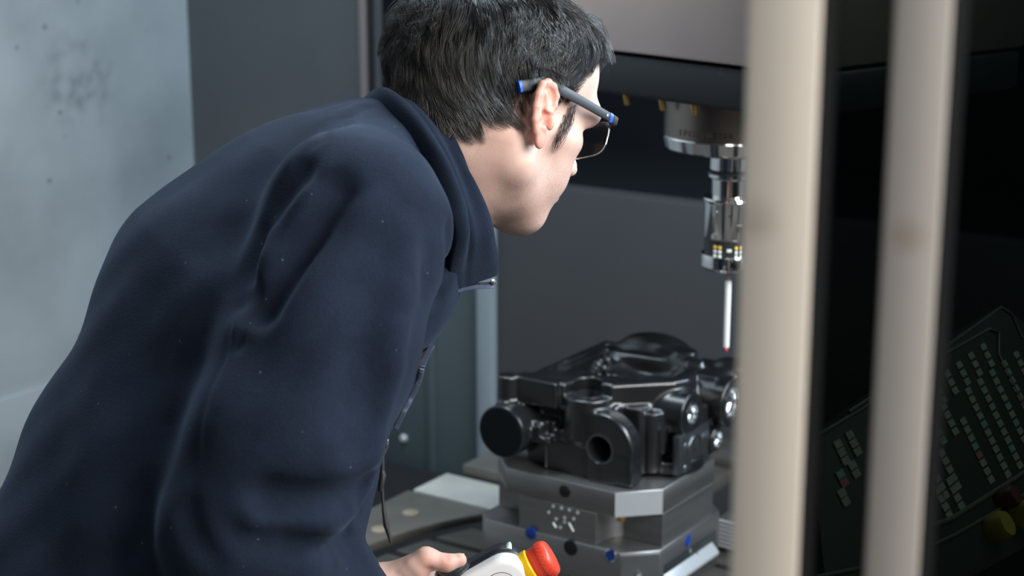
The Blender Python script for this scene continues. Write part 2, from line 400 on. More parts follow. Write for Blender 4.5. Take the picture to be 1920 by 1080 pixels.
t2 = mbox('trim_2', (PMY(903, 700, WB).dot(MX), WB-0.022, 0.0), (PMY(935, 700, WB).dot(MX), WB+0.001, zt), 'trim_grey', None, 0.008, 'structure')
t3 = mbox('trim_3', (PMY(803, 700, WB).dot(MX), WB-0.008, 0.0), (PMY(817, 700, WB).dot(MX), WB+0.001, zt), 'teal_panel', None, 0.004, 'structure')
# dark recess above the lower panels
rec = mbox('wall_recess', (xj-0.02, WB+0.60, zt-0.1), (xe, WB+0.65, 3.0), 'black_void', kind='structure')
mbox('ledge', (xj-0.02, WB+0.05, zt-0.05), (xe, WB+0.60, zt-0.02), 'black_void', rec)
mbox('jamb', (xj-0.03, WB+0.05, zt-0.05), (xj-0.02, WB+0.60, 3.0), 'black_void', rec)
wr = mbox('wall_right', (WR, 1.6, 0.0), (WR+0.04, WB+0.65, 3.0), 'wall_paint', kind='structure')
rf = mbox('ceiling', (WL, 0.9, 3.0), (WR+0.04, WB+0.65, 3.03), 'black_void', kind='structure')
# screws in the back panel
for i, (px, py, mm) in enumerate(((757, 822, 'bright_lit_alu'), (736, 932, 'plug_tan'))):
    p = PMY(px, py, WB-0.001)
    s = lathe('panel_screw', [(0.0085, -0.002), (0.0085, 0.003), (0.006, 0.0055), (0.0025, 0.006), (0.0025, 0.004), (0, 0.004)], MAT[mm], None, axis_frame(p, -MY), 20)
    tag(s, ['shiny round screw head in the teal panel, upper one right of the zip', 'dull round screw head low on the teal panel near the table'][i], 'screw', 'screws in the back panel')

# ------------------------------------------------------------------ rotary table with parallel strips and slots between
TCm = (-0.9515, 1.709); TC = M(TCm[0], TCm[1], TZ); TR = 0.462; RI = 0.497
tb = empty('rotary_table', TC, MROT); tag(tb, 'round dark slotted machine table of parallel steel strips under the clamped blocks', 'machine table')
W4 = tb.matrix_basis
lathe('table_body', [(0, -0.20), (TR-0.03, -0.20), (TR-0.004, -0.05), (TR-0.004, -0.022), (0, -0.022)], MAT['rubber_gap_shade'], tb, W4, 96)  # body blackened so the shade in slots and gap sits in its colour
pit = 0.072
for k in range(-7, 7):
    y0 = k*pit+0.007; y1 = (k+1)*pit-0.007; poly = []
    y0 = max(y0, -TR+0.002); y1 = min(y1, TR-0.002)
    if y1-y0 < 0.02: continue
    for t in np.linspace(0, 1, 9):
        y = y0+(y1-y0)*t; poly.append((math.sqrt(TR*TR-y*y), y))
    for t in np.linspace(1, 0, 9):
        y = y0+(y1-y0)*t; poly.append((-math.sqrt(TR*TR-y*y), y))
    prism('strip', poly, -0.0219, 0.0, MAT['table_cast'], tb, W4, 0.0025, 2)
# fixed deck plate round the table on its left, cut to the table's arc
dk = empty('deck_plate', TC, MROT); tag(dk, 'grey flat plate cut to an arc around the round table, with two tan plugs', 'plate')
poly = [(-1.53-TCm[0], -0.5), (-1.53-TCm[0], 1.980-TCm[1])]
yt = 1.980-TCm[1]
a0 = math.pi-math.asin(yt/RI); a1 = math.pi+math.asin(0.5/RI*0.99)
for t in np.linspace(0, 1, 41): a = a0+(a1-a0)*t; poly.append((RI*math.cos(a), RI*math.sin(a)))
prism('plate', poly, -0.010, 0.004, MAT['table_ring'], dk, dk.matrix_basis, 0.004)
for px, py in ((770, 962), (712, 993)):
    p = PZ(px, py, TZ+0.004)
    lathe('plug', [(0, -0.001), (0.0125, -0.001), (0.0125, 0.0015), (0.010, 0.0025), (0, 0.0025)], MAT['plug_tan'], dk, frame(p, MX, MY, MZ), 24)
# stepped way cover plates behind the deck plate
wc = empty('way_cover', M(-1.40, 2.06, TZ), MROT); tag(wc, 'stepped bright steel way cover plates behind the table, left of the blocks', 'way cover')
Wc = wc.matrix_basis
for k, (m_, xa, ya, yb, zz) in enumerate((('slat_steel', -1.525, 1.985, 2.075, 0.005), ('table_ring', -1.50, 2.082, 2.17, 0.022), ('table_cast', -1.48, 2.178, 2.27, 0.035), ('table_cast', -1.46, 2.278, 2.37, 0.045))):
    xr = TCm[0]-math.sqrt(max(RI*RI-(ya-TCm[1])**2, 0.0)) if ya-TCm[1] < RI else -0.6
    if k > 0 and xr > -1.2: xr = -0.95 if ya-TCm[1] > RI else xr
    o = box('cover_plate', (xa+1.40, ya-2.06, zz-0.022), (xr+1.40, yb-2.06, zz), MAT[m_], wc, Wc, 0.003)
mbox('trim_4', (WL+0.01, 1.1, 0.20), (-0.02, WB-0.03, 0.45), 'rubber_gap_shade', kind='structure')   # sump tray under the table, blackened to put the gap's shade into its colour

# ------------------------------------------------------------------ clamped blocks
FC = Vector((0.171, 2.051, 0.859))               # virtual near corner, top of the upper block
FM = frame(FC, MX, MY, MZ)                       # x = -u, y = v, z = h
def fx(name, m, parent): return None
ub = empty('fixture_block', FC, MROT); tag(ub, 'upper milled aluminium block with cut corners and a dotted engraving, under the black casting', 'fixture block')
UB = ub.matrix_basis
L, D = 0.261, 0.236; c = 0.046
top = [(-c, 0), (0, c), (0, D-c), (-c, D), (-L+c, D), (-L, D-c), (-L, c), (-L+c, 0)]
prism('top_plate', top, -0.034, 0.0, MAT['milled_alu'], ub, UB, 0.0009, 1)
low = [(-0.073, 0), (-0.073, 0.022), (-0.069, 0.036), (-0.060, 0.0475), (0, 0.0475), (0, D-0.048), (-0.06, D-0.048), (-0.07, D), (-L+0.066, D), (-L+0.066, D-0.048), (-L, D-0.048), (-L, 0.048), (-L+0.066, 0.048), (-L+0.066, 0)]
prism('lower_body', low, -0.080, -0.0341, MAT['milled_alu'], ub, UB, 0.0007, 1)
# chamfer sheet paled to paint reflected light, dowel pin below it, dark hole, dotted mark
cm = (Vector((-c, 0, 0))+Vector((0, c, 0)))/2; nrm = Vector((1, -1, 0)).normalized(); tng = Vector((1, 1, 0)).normalized()
bm = bmesh.new()
hw = c*math.sqrt(2)/2-0.0006
for s1, z in ((-1, -0.0335), (1, -0.0335), (1, -0.0006), (-1, -0.0006)): bm.verts.new(cm+tng*s1*hw+nrm*0.0004+Vector((0, 0, z)))
bm.verts.ensure_lookup_table(); f = bm.faces.new(bm.verts[:]); ex = bmesh.ops.extrude_face_region(bm, geom=[f])
for v in [g for g in ex['geom'] if isinstance(g, bmesh.types.BMVert)]: v.co -= nrm*0.002
finish('lit_chamfer', bm, MAT['bright_lit_alu'], ub, UB)
pinp = UB @ Vector((-0.043, 0.012, -0.034))
lathe('dowel_pin', [(0, -0.007), (0.0055, -0.007), (0.0065, -0.006), (0.0065, 0.0), (0, 0)], MAT['brass'], ub, frame(pinp, MX, MY, MZ), 20)
def front_pt(px, py, v=0.0):                      # pixel -> block coords on the plane v
    q = UB.inverted() @ PMY(px, py, FC.dot(MY)+v); return q
def disc_on_front(name, px, py, r, m, parent, v=0.0, th=0.0012, n=28):
    q = front_pt(px, py, v); p = UB @ Vector((q.x, v, q.z))
    return lathe(name, [(0, -0.002), (r, -0.002), (r, th*0.6), (r*0.9, th), (0, th)], MAT[m], parent, axis_frame(p, -MY), n)
disc_on_front('bore', 1059, 921, 0.0085, 'deep_hole', ub)
for px, py in ((1037, 949.5), (1052.5, 953), (1067.5, 956.5), (1083, 961.5), (1028.5, 961), (1042.5, 973.5), (1058.5, 971.5), (1058.5, 979), (1075.5, 973.5), (1050.5, 989.5)):
    disc_on_front('engraved_dot', px, py, 0.0023, 'bright_lit_alu', ub, n=12)
for (xa, ya), (xb, yb) in (((1037, 980), (1042.5, 989.5)), ((1066.5, 980), (1075, 996.5))):
    a = UB @ Vector((front_pt(xa, ya).x, -0.0003, front_pt(xa, ya).z)); b = UB @ Vector((front_pt(xb, yb).x, -0.0003, front_pt(xb, yb).z))
    tube('engraved_dash', [a, b], 0.0016, MAT['bright_lit_alu'], ub)
# lower block
lb = empty('clamping_block', FC-Vector((0, 0, 0.080)), MROT); tag(lb, 'lower grey steel clamping block with blue plugs and dark lettering, bottom of the stack', 'clamping block')
LB = lb.matrix_basis; e = 0.004; c2 = 0.034; H2 = -(FC.z-0.080-TZ)
lo2 = [(-c2, -e), (e, c2), (e, D-c2), (-c2, D+e), (-L+c2, D+e), (-L-e, D-c2), (-L-e, c2-0.02), (-L+c2-0.02, -e)]
prism('body', lo2, H2, 0.0, MAT['milled_alu'], lb, LB, 0.0012, 1)
cm2 = (Vector((-c2, -e, 0))+Vector((e, c2, 0)))/2; t2_ = (Vector((e, c2, 0))-Vector((-c2, -e, 0))).normalized(); n2_ = Vector((t2_.y, -t2_.x, 0))
bm = bmesh.new(); hw = (Vector((e, c2, 0))-Vector((-c2, -e, 0))).length/2-0.001
for s1, z in ((-1, H2+.001), (1, H2+.001), (1, -0.004), (-1, -0.004)): bm.verts.new(cm2+t2_*s1*hw+n2_*0.0012+Vector((0, 0, z)))
bm.verts.ensure_lookup_table(); f = bm.faces.new(bm.verts[:]); ex = bmesh.ops.extrude_face_region(bm, geom=[f])
for v in [g for g in ex['geom'] if isinstance(g, bmesh.types.BMVert)]: v.co -= n2_*0.003
finish('corner_plate', bm, MAT['cast_machined'], lb, LB)
p = LB @ (cm2+n2_*0.002+Vector((-0.002, -0.002, -0.030)))
lathe('corner_screw', [(0.004, -0.002), (0.004, 0.002), (0.0015, 0.0025), (0.0015, 0.001), (0, 0.001)], MAT['chrome'], lb, axis_frame(p, LB.to_3x3() @ n2_), 16)
def plug(px, py, r, side):
    if side == 'front': q = PMY(px, py, FC.dot(MY)-e); p = q; ax = -MY
    else: p = PMX(px, py, FC.dot(MX)+e); ax = MX
    pl = lathe('plug', [(0, -0.002), (r, -0.002), (r, 0.0006), (r*0.85, 0.0012), (0, 0.0008)], MAT['blue_plug'], lb, axis_frame(p, ax), 28)
    return p, ax
plug(995, 1000, 0.0085, 'front'); p, ax = plug(1145, 1041, 0.0085, 'front')
lathe('plug_rim', [(0.0086, -0.001), (0.0086, 0.0010), (0.0074, 0.0016), (0.0074, -0.001)], MAT['machined_bore'], lb, axis_frame(p, ax), 28, caps=False)
p, ax = plug(1290, 1014, 0.0085, 'right')
q = PMY(1070, 1027, FC.dot(MY)-e)
lathe('bore', [(0, -0.002), (0.0105, -0.002), (0.0105, 0.0008), (0.0085, 0.0012), (0, 0.0008)], MAT['deep_hole'], lb, axis_frame(q, -MY), 28)
# lettering on the front of the lower block, cut off by the frame
def text(name, body, size, origin, xdir, ydir, m, parent, depth=0.0006, bold=0.0, align='LEFT'):
    cu = bpy.data.curves.new(name, 'FONT'); cu.body = body; cu.size = size; cu.extrude = depth; cu.align_x = align; cu.offset = bold
    cu.resolution_u = 3
    o = bpy.data.objects.new(name, cu); COL.objects.link(o)
    dg = bpy.context.evaluated_depsgraph_get(); me = bpy.data.meshes.new_from_object(o.evaluated_get(dg)); bpy.data.objects.remove(o)
    xd = Vector(xdir).normalized(); zd = xd.cross(Vector(ydir)).normalized(); yd = zd.cross(xd)
    return link(name, me, MAT[m], parent, frame(Vector(origin), xd, yd, zd))
q = PMY(1031, 1104, FC.dot(MY)-e-0.0004)
text('lettering', 'LANG', 0.036, q, MX, MZ, 'engraving', lb, bold=0.0008)
# bright ledge and recess on the right face of the lower block
a = PMX(1236, 1092, FC.dot(MX)+e+0.003); b = PMX(1337, 1034, FC.dot(MX)+e+0.003)
zl = (a.z+b.z)/2
def rface(name, v0, v1, h0, h1, x0, x1, m, bev=0.0006): return box(name, (x0, v0, h0), (x1, v1, h1), MAT[m], lb, LB, bev)
va = (LB.inverted() @ a).y; vb = (LB.inverted() @ b).y
hA = (LB.inverted() @ PMX(1285, 1057, FC.dot(MX)+e)).z
rface('recess_band', c2+0.012, vb+0.012, hA-0.004, hA+0.020, e, e+0.0012, 'probe_dark')
bm = bmesh.new()
prof = [(e, hA-0.010), (e+0.012, hA-0.010), (e+0.012, hA-0.006), (e+0.0015, hA+0.006), (e, hA+0.006)]
for y in (c2+0.010, vb):
    for x, z in prof: bm.verts.new((x, y, z))
bm.verts.ensure_lookup_table(); n_ = len(prof); V = bm.verts
bm.faces.new(V[0:n_][::-1]); bm.faces.new(V[n_:2*n_])
for i in range(n_): bm.faces.new((V[i], V[(i+1) % n_], V[n_+(i+1) % n_], V[n_+i]))
finish('bright_ledge', bm, MAT['bright_lit_alu'], lb, LB, bevel=0.0005)
for px, py in ((1306, 1040), (1294, 1032), (1338, 1028)):
    q = PMX(px, py, FC.dot(MX)+e+0.001)
    lathe('small_screw', [(0, -0.002), (0.0035, -0.002), (0.0035, 0.001), (0.002, 0.0022), (0, 0.0022)], MAT['chrome'], lb, axis_frame(q, MX), 14)
# ribbed bellows piece right behind the blocks
rb = empty('ribbed_guard', PMY(1362, 1100, FC.dot(MY)+0.245), MROT); tag(rb, 'small grey ribbed guard peeking out between the lower block and the door post', 'guard')
RBm = rb.matrix_basis
zr0 = (RBm.inverted() @ PMY(1362, 1090, FC.dot(MY)+0.245)).z; zr1 = (RBm.inverted() @ PMY(1362, 975, FC.dot(MY)+0.245)).z
box('core', (-0.018, 0.002, TZ-RBm.translation.z+0.0005), (0.05, 0.03, zr1), MAT['table_cast'], rb, RBm, 0.001)
nr = 15
for k in range(nr):
    z = zr0+(zr1-zr0)*(k+.5)/nr
    if k in (5, 6) or z+RBm.translation.z < TZ+.004: continue
    box('rib', (-0.02, -0.002, z-0.0018), (0.05, 0.002, z+0.0018), MAT['bright_lit_alu'], rb, RBm, 0.0006, 1)

# ------------------------------------------------------------------ black hydraulic casting on the blocks
vb_ = empty('valve_casting', FC+Vector((0, 0, 0.0015)), MROT); tag(vb_, 'black cast metal valve body with bores and ports, clamped on the aluminium block', 'casting')
F = Field((-0.265, -0.035, -0.004), (0.05, 0.285, 0.165), 0.00165)
pl = [(-.205, .022), (-.14, .024), (-.134, .05), (-.084, .052), (-.022, .112), (-.012, .135), (-.02, .17), (-.05, .215), (-.12, .24), (-.205, .236)]
F.add(pris(pl, 0.086, 0.125, 0.006), 0); F.add(pris([(-.205, .034), (-.14, .036), (-.12, .07), (-.205, .1)], 0.0, 0.1, .004), .003)
F.add(rbox((-.19, .055, 0.0), (-.078, .225, .095), .006), .004); F.add(rbox((-.10, .118, 0.0), (-.03, .225, .095), .006), .004)
# hollow top: shallow tray, deep oval, bores
F.sub(pris([(-.192, .06), (-.15, .062), (-.12, .085), (-.075, .088), (-.035, .13), (-.05, .19), (-.12, .222), (-.192, .222)], .112, .15, .004), .004)
F.sub(ellips((-.105, .152, .122), (.066, .062, .034)), .006)
F.sub(ellips((-.165, .10, .120), (.030, .030, .016)), .008)
F.add(cyl(2, (-.137, .137), .031, .07, .103, .004), .006); F.sub(cyl(2, (-.137, .137), .020, .03, .2, .002), .003)
F.add(cyl(2, (-.078, .148), .024, .07, .100, .004), .006); F.sub(cyl(2, (-.078, .148), .015, .03, .2, .002), .003)
F.add(cone((-.165, .205, .112), (-.06, .215, .112), .012, .012), .01)
for q in ((-.168, .155, .112), (-.160, .168, .116), (-.172, .172, .110), (-.155, .150, .110)): F.add(ellips(q, (.006, .006, .008)), .004)   # rough gate marks
# mound behind
F.add(ellips((-.125, .245, .118), (.058, .032, .026)), .008); F.add(cyl(2, (-.068, .225), .018, .05, .134, .006), .006)
F.add(cyl(2, (-.043, .205), .014, .05, .128, .005), .006)
# left: corner post, plugged cylinder
F.add(cyl(2, (-.222, .014), .015, .045, .1255, .003), .004); F.add(rbox((-.215, .012, .09), (-.145, .04, .1255), .003), .004)
F.add(cyl(1, (-.212, .055), .036, -.018, .05, .002), .006)
F.add(cyl(1, (-.165, .055), .012, .0, .05, .002), .004)
# middle boss with a bore
F.add(cyl(2, (-.118, .050), .034, .048, .107, .003), .005); F.sub(cyl(2, (-.118, .050), .018, .07, .2, .003), .002)
F.add(cyl(2, (-.080, .058), .007, .03, .096, .003), .006)
# front lug with a through bore
F.add(pris([(-.169, 0), (-.082, 0), (-.082, .055), (-.104, .066), (-.120, .060), (-.169, .060)], .021, .050, .004, (0, 2, 1)), .003)
F.add(cyl(1, (-.082, .0445), .049, .021, .050, .005), .006); F.add(cyl(1, (-.088, .040), .034, .045, .070, .005), .006)
F.add(rbox((-.130, .021, 0), (-.0340, .050, .041), .004), .004)
F.sub(rbox((-.167, .0, -.01), (-.099, .0250, .042), .002), .002)
F.sub(cyl(1, (-.082, .045), .0185, -.02, .09, .002), .002)
F.add(rbox((-.184, .008, .040), (-.152, .045, .070), .003), .004); F.sub(rbox((-.162, -.01, .052), (-.140, .018, .09), .002), .003)
# right front: block, upright cylinder, rib
F.add(rbox((-.092, .062, 0), (-.045, .11, .095), .003), .004)
F.add(cyl(2, (-.043, .087), .0165, .004, .088, .003), .005)
F.add(cyl(2, (-.027, .092), .006, .03, .072, .003), .004)
F.add(cyl(2, (-.045, .135), .052, 0.0, .018, .003), .004)
F.add(rbox((-.045, .105, .01), (-.006, .165, .075), .003), .003)
# ports on the right face
F.add(cyl(0, (.118, .082), .030, -.10, 0.002, .003), .006); F.add(rbox((-.05, .095, .058), (.002, .165, .085), .004), .004)
F.sub(cyl(0, (.118, .082), .013, -.03, .02, .001), .001)
F.add(cyl(0, (.205, .078), .034, -.07, .018, .003), .006); 
F.add(cyl(0, (.182, .030), .017, -.03, .008, .003), .005); F.sub(cyl(0, (.182, .030), .011, -.012, .03, .001), .001)
F.add(rbox((-.05, .16, .0), (-.008, .22, .06), .005), .005); 
F.add(pris([(-.06, .19), (-.004, .19), (.012, .225), (.02, .26), (-.06, .26)], .07, .118, .008), .008); F.sub(cone((-.05, .185, .132), (.03, .21, .128), .014, .014), .006)
F.add(ellips((.0, .235, .115), (.03, .02, .016)), .006)
F.sub(cyl(0, (.205, .078), .021, -.03, .05, .002), .002)
me = F.mesh('body'); del F
cb = link('body', me, MAT['cast_black'], vb_, vb_.matrix_basis)
VB = vb_.matrix_basis
def port(name, y, z, x, r0, r1, dep):
    lathe(name, [(r0, -0.0005), (r0, 0.0006), (r1+.0006, 0.0006), (r1, -0.001), (r1*0.96, -dep*.4), (r1*0.6, -dep*.45), (r1*0.55, -dep), (0, -dep)], MAT['machined_bore'], vb_, axis_frame(VB @ Vector((x, y, z)), MX), 32, caps=False)
port('port', .118, .082, 0.002, .0165, .0125, .022); port('port', .205, .078, .018, .0255, .0205, .03); port('port', .182, .030, .008, .0135, .0105, .012)
bpl = box('port_plate', (-.007, .082, .006), (0.003, .166, .060), MAT['cast_machined'], vb_, VB, 0.0015)
bm = bmesh.new()
for y, z in ((.100, .043), (.150, .043), (.100, .012), (.150, .012)):
    bb = bmesh.new(); 
    lathe('bolt_hole', [(0.0042, -0.001), (0.0042, 0.0008), (0.0030, 0.0016), (0, 0.0018)], MAT['machined_bore'], bpl, axis_frame(VB @ Vector((.003, y, z)), MX), 14)
for z in (.032, .014):
    lathe('pin_hole', [(0.0028, -0.001), (0.0028, 0.0006), (0, 0.0006)], MAT['deep_hole'], bpl, axis_frame(VB @ Vector((.003, .124, z)), MX), 12)
arc = [VB @ Vector((.0034, .123+.018*math.cos(a), .034+.018*math.sin(a))) for a in np.linspace(-.2, math.pi+.2, 15)]
tube('seal_ring', arc, 0.0016, MAT['cast_machined'], bpl, 6)
bm.free()
lathe('bore_liner', [(.0205, -0.0006), (.0205, .0008), (.0183, .0008), (.0178, -.02), (.0178, -.03)], MAT['cast_machined'], vb_, axis_frame(VB @ Vector((-.082, .021, .045)), -MY), 36, caps=False)
lathe('bore_liner', [(.0205, -0.001), (.0205, .0006), (.0178, .0006), (.0170, -.03)], MAT['cast_machined'], vb_, axis_frame(VB @ Vector((-.118, .050, .107)), MZ), 36, caps=False)
lathe('end_cap', [(0, -.002), (.0335, -.002), (.0345, -.001), (.0345, .0), (.033, .0012), (0, .0012)], MAT['black_void'], vb_, axis_frame(VB @ Vector((-.212, -.018, .055)), -MY), 48)

# ------------------------------------------------------------------ spindle head
SD = 2.12                                        # optical depth of the spindle axis
SB = math.radians(40); HX = Vector((math.sin(SB), -math.cos(SB), 0)); HY = Vector((math.cos(SB), math.sin(SB), 0))
AX = P(1373, 285, SD)
def zrow(py): return P(1373, py, SD).z
hd = empty('spindle_head', Vector((AX.x, AX.y, zrow(205))), frame(Vector((0, 0, 0)), HX, HY, MZ)); tag(hd, 'big machine spindle head with a brushed metal housing over a black band and round nose', 'spindle head')
HM = hd.matrix_basis
def onface(px, py, yf):                           # pixel on the head's front face plane (local y = yf)
    r = P(px, py, 1.0)-CAMP; pl0 = HM @ Vector((0, yf, 0)); return HM.inverted() @ (CAMP + r*((pl0-CAMP).dot(HY)/r.dot(HY)))
YF = -0.105
zb = onface(1323, 202.5, YF).z; zm = onface(1270, 112.5, YF).z
XL = onface(830, 60, YF).x
box('nose_band', (XL, YF, zb), (0.19, 0.32, zm-0.0015), MAT['head_black'], hd, HM, 0.006)
box('housing', (XL, YF-0.004, zm+0.0015), (0.192, 0.325, zm+0.75), MAT['head_steel'], hd, HM, 0.004)
for px, py in ((1177, 191), (1244, 201), (1303, 211)):
    q = onface(px, py, YF+0.012); p = HM @ Vector((q.x, YF+0.012, zb-0.013))
    lathe('coolant_nozzle', [(0, 0), (0.0028, 0.0), (0.0038, 0.0015), (0.0038, 0.02)], MAT['brass'], hd, axis_frame(p, MZ+HX*-0.25), 16)
NZ = Vector((AX.x, AX.y, 0)); 
def nose(name, prof_px, m, n=96):                # profile in (pixel radius, pixel row)
    prof = [(r*SD/FPX, zrow(y)) for r, y in prof_px][::-1]
    return lathe(name, prof, MAT[m], hd, frame(NZ, MX, MY, MZ), n, ang=30)
nose('spindle_nose', [(0, 150), (129, 150), (129, 249), (0, 249)], 'nose_steel')
nose('nose_ring', [(0, 249), (130, 249), (131, 252), (126, 273), (122, 276), (0, 276)], 'chrome')
nose('nose_lip', [(0, 276), (88, 276), (88, 281), (82, 285), (0, 285)], 'ground_steel')
# lettering round the nose
txt = 'SPEEDMASTER'; rr = 129.6*SD/FPX
for i, ch in enumerate(txt):
    px = 1272+i*9.3; a = math.asin(max(-1, min(1, (px+4.5-1373)/131.0)))
    vd = Vector((AX.x, AX.y, 0)).normalized(); rt = Vector((vd.y, -vd.x, 0))
    nrm_ = rt*math.sin(a)-vd*math.cos(a); tg = rt*math.cos(a)+vd*math.sin(a)
    dz = 0
    o = Vector((AX.x, AX.y, zrow(246)+0.0035))+nrm_*rr
    text('lettering', ch, 0.0105, o, tg, MZ, 'engraving' if i > 6 else 'engraving_soft', hd, 0.0002, align='CENTER')
# touch probe held in the spindle
pr = empty('touch_probe', Vector((AX.x, AX.y, zrow(690)))); tag(pr, 'polished touch probe with white stylus hanging from the spindle beside the door post', 'touch probe')
def ps(name, prof_px, m, n=64):
    prof = [(r*SD/FPX, zrow(y)) for r, y in prof_px][::-1]
    return lathe(name, prof, MAT[m], pr, frame(NZ, MX, MY, MZ), n, ang=30)
ps('tool_holder', [(0, 285), (42, 285), (42, 317), (38, 319), (38, 323), (44, 325), (44, 332), (37, 336), (36, 380), (0, 380)], 'chrome')
ps('retaining_ring', [(40, 318), (45.5, 320), (45.5, 325), (40, 326)], 'probe_dark')
ps('collar', [(0, 372), (52, 372), (53, 376), (51, 382), (51, 448), (49, 452), (0, 452)], 'chrome')
ps('optical_window', [(0, 452), (47.5, 452), (47.5, 488), (0, 488)], 'probe_dark')
ps('end_ring', [(0, 484), (53, 484), (54, 487), (54, 508), (49, 514), (30, 518), (0, 519)], 'chrome')
ps('stylus_stem', [(0, 518), (4.2, 518), (3.6, 542), (0, 542)], 'strip_metal', 16)
ps('stylus', [(0, 540), (6, 541), (6.4, 543), (5.8, 676), (3.4, 679), (0, 680)], 'stylus_white', 24)
ps('stylus_tip', [(0, 678), (2.2, 679), (3.6, 681), (4, 683.5), (3.2, 686), (0, 687.5)], 'ruby', 16)
vd = Vector((AX.x, AX.y, 0)).normalized(); rt = Vector((vd.y, -vd.x, 0))
def around(px, py, rpx, size, m, name, dep=0.0012):
    s_ = max(-.97, min(.97, (px-1373)/rpx)); a = math.asin(s_); nn = rt*math.sin(a)-vd*math.cos(a); tg = rt*math.cos(a)+vd*math.sin(a)
    o = Vector((AX.x, AX.y, zrow(py)))+nn*(rpx*SD/FPX)
    return box(name, (-size[0]/2, -size[1]/2, -dep), (size[0]/2, size[1]/2, dep), MAT[m], pr, frame(o, tg, MZ, nn), 0.0005, 1)
for cx_, in ((1351,), (1391,)):
    for i in range(2):
        for j in range(3):
            around(cx_-4.5+i*9, 448+17+j*8.5, 47.5, (0.0042, 0.0040), 'led_amber' if j == 0 else 'led_white', 'light')
around(1373, 470, 47.5, (0.006, 0.004), 'led_white', 'marking'); around(1392, 426, 51, (0.009, 0.008), 'probe_dark', 'marking')
around(1345, 399, 51, (0.005, 0.006), 'drip_metal', 'set_screw', 0.002); around(1344, 444, 51, (0.006, 0.006), 'drip_metal', 'set_screw', 0.002); around(1372, 401, 51, (0.002, 0.003), 'probe_dark', 'marking')

# ------------------------------------------------------------------ sliding door: two stiles and a dark tinted pane
gm = bpy.data.materials.new('tinted_pane'); gm.use_nodes = True; nt = gm.node_tree; nt.nodes.clear()
o_ = nt.nodes.new('ShaderNodeOutputMaterial'); tr = nt.nodes.new('ShaderNodeBsdfTransparent'); tr.inputs[0].default_value = (0.17, 0.19, 0.175, 1)
gl = nt.nodes.new('ShaderNodeBsdfGlossy'); gl.inputs['Roughness'].default_value = 0.03; gl.inputs[0].default_value = (1, 1, 1, 1)
fr = nt.nodes.new('ShaderNodeFresnel'); fr.inputs[0].default_value = 1.25; mx = nt.nodes.new('ShaderNodeMixShader')
nt.links.new(fr.outputs[0], mx.inputs[0]); nt.links.new(tr.outputs[0], mx.inputs[1]); nt.links.new(gl.outputs[0], mx.inputs[2]); nt.links.new(mx.outputs[0], o_.inputs[0])
MAT['tinted_pane'] = gm
# each stile is plumb, across the line of sight of the opening; the door runs along m_x
DA = math.radians(16); DX = Vector((math.cos(DA), -math.sin(DA), 0)); DY = Vector((math.sin(DA), math.cos(DA), 0))
def uproot(px_mid, d): p = P(px_mid, 540, d); return Vector((p.x, p.y, 0))
dr = empty('door_1', uproot(1459, 0.64), frame(Vector((0, 0, 0)), DX, DY, MZ)); dr['kind'] = 'structure'
def stile(mid, wpx, d, m, th):
    o = uproot(mid, d); wd = wpx*d/FPX
    return box('stile', (-wd/2, -th/2, 0.15), (wd/2, th/2, 2.6), MAT[m], dr, frame(o, DX, DY, MZ), 0.0025, 2), o, wd
s1, o1, w1 = stile(1456.5, 131, 0.64, 'cream_paint', 0.018)
d2 = 0.64
for _ in range(30):                               # the second stile stands on the same door line
    q = uproot(1704, d2); t = (q-o1).dot(DY); d2 -= t*0.7
s2, o2, w2 = stile(1703, 102, d2, 'grey_paint', 0.018)
x2 = (o2-o1).dot(DX)
for _m, _o, _px, _py, _r, _d in (('cream_paint', o1, 1432, 395, 0.011, 0.64), ('grey_paint', o2, 1708, 425, 0.009, d2)):
    _w = P(_px, _py, _d)-_o; add_stains(MAT[_m], (_w.dot(DX), -0.009, _w.z), _r, None, (0.58, 0.49, 0.39) if _m[0] == 'c' else (0.36, 0.28, 0.21), (0.50, 0.43, 0.35))
gd = frame(o1, DX, DY, MZ)
box('pane', (w1/2-0.004, 0.004, 0.16), (x2-w2/2+0.004, 0.007, 2.58), gm, dr, gd)
box('pane', (x2+w2/2-0.004, 0.004, 0.16), (x2+0.20, 0.007, 2.58), gm, dr, gd)
box('stile', (x2+0.20, -0.011, 0.15), (x2+0.25, 0.011, 2.6), MAT['grey_paint'], dr, gd, 0.005, 3)
box('seal_strip', (w1/2-0.0005, -0.006, 0.16), (w1/2+0.005, 0.011, 2.58), MAT['rubber_gap_shade'], dr, gd)
box('seal_strip', (x2+w2/2-0.0005, -0.006, 0.16), (x2+w2/2+0.005, 0.011, 2.58), MAT['rubber_gap_shade'], dr, gd)

# ------------------------------------------------------------------ solid operator panel behind the pane, standing in for a reflection in it
KP = P(1845, 648, 1.62); KX = MY.copy(); KC = (MX*0.572-MZ*0.82).normalized(); KN = KX.cross(KC).normalized()
if KN.dot(CAMP-KP) < 0: KN = -KN
KM = frame(KP, KX, KC, KN)                        # x along the rows (away), y down the columns, z out of the panel
kp = empty('control_panel', KP, frame(Vector((0, 0, 0)), KX, KC, KN)); tag(kp, 'dark machine control panel full of small grey keys, a reflection in the tinted door pane built behind it', 'control panel')
def kpt(px, py):
    r = P(px, py, 1.0)-CAMP; return KM.inverted() @ (CAMP+r*((KP-CAMP).dot(KN)/r.dot(KN)))
def pprism(name, pts, z0, z1, m, bev=0.002, par=None):
    poly = [(kpt(*p).x, kpt(*p).y) for p in pts]
    return prism(name, poly, z0, z1, MAT[m], par or kp, KM, bev)
pprism('housing', [(1530, 812), (1600, 772), (1890, 566), (1960, 620), (2060, 870), (1960, 1010), (1640, 1190), (1560, 1080)], -0.05, -0.006, 'panel_black', 0.004)
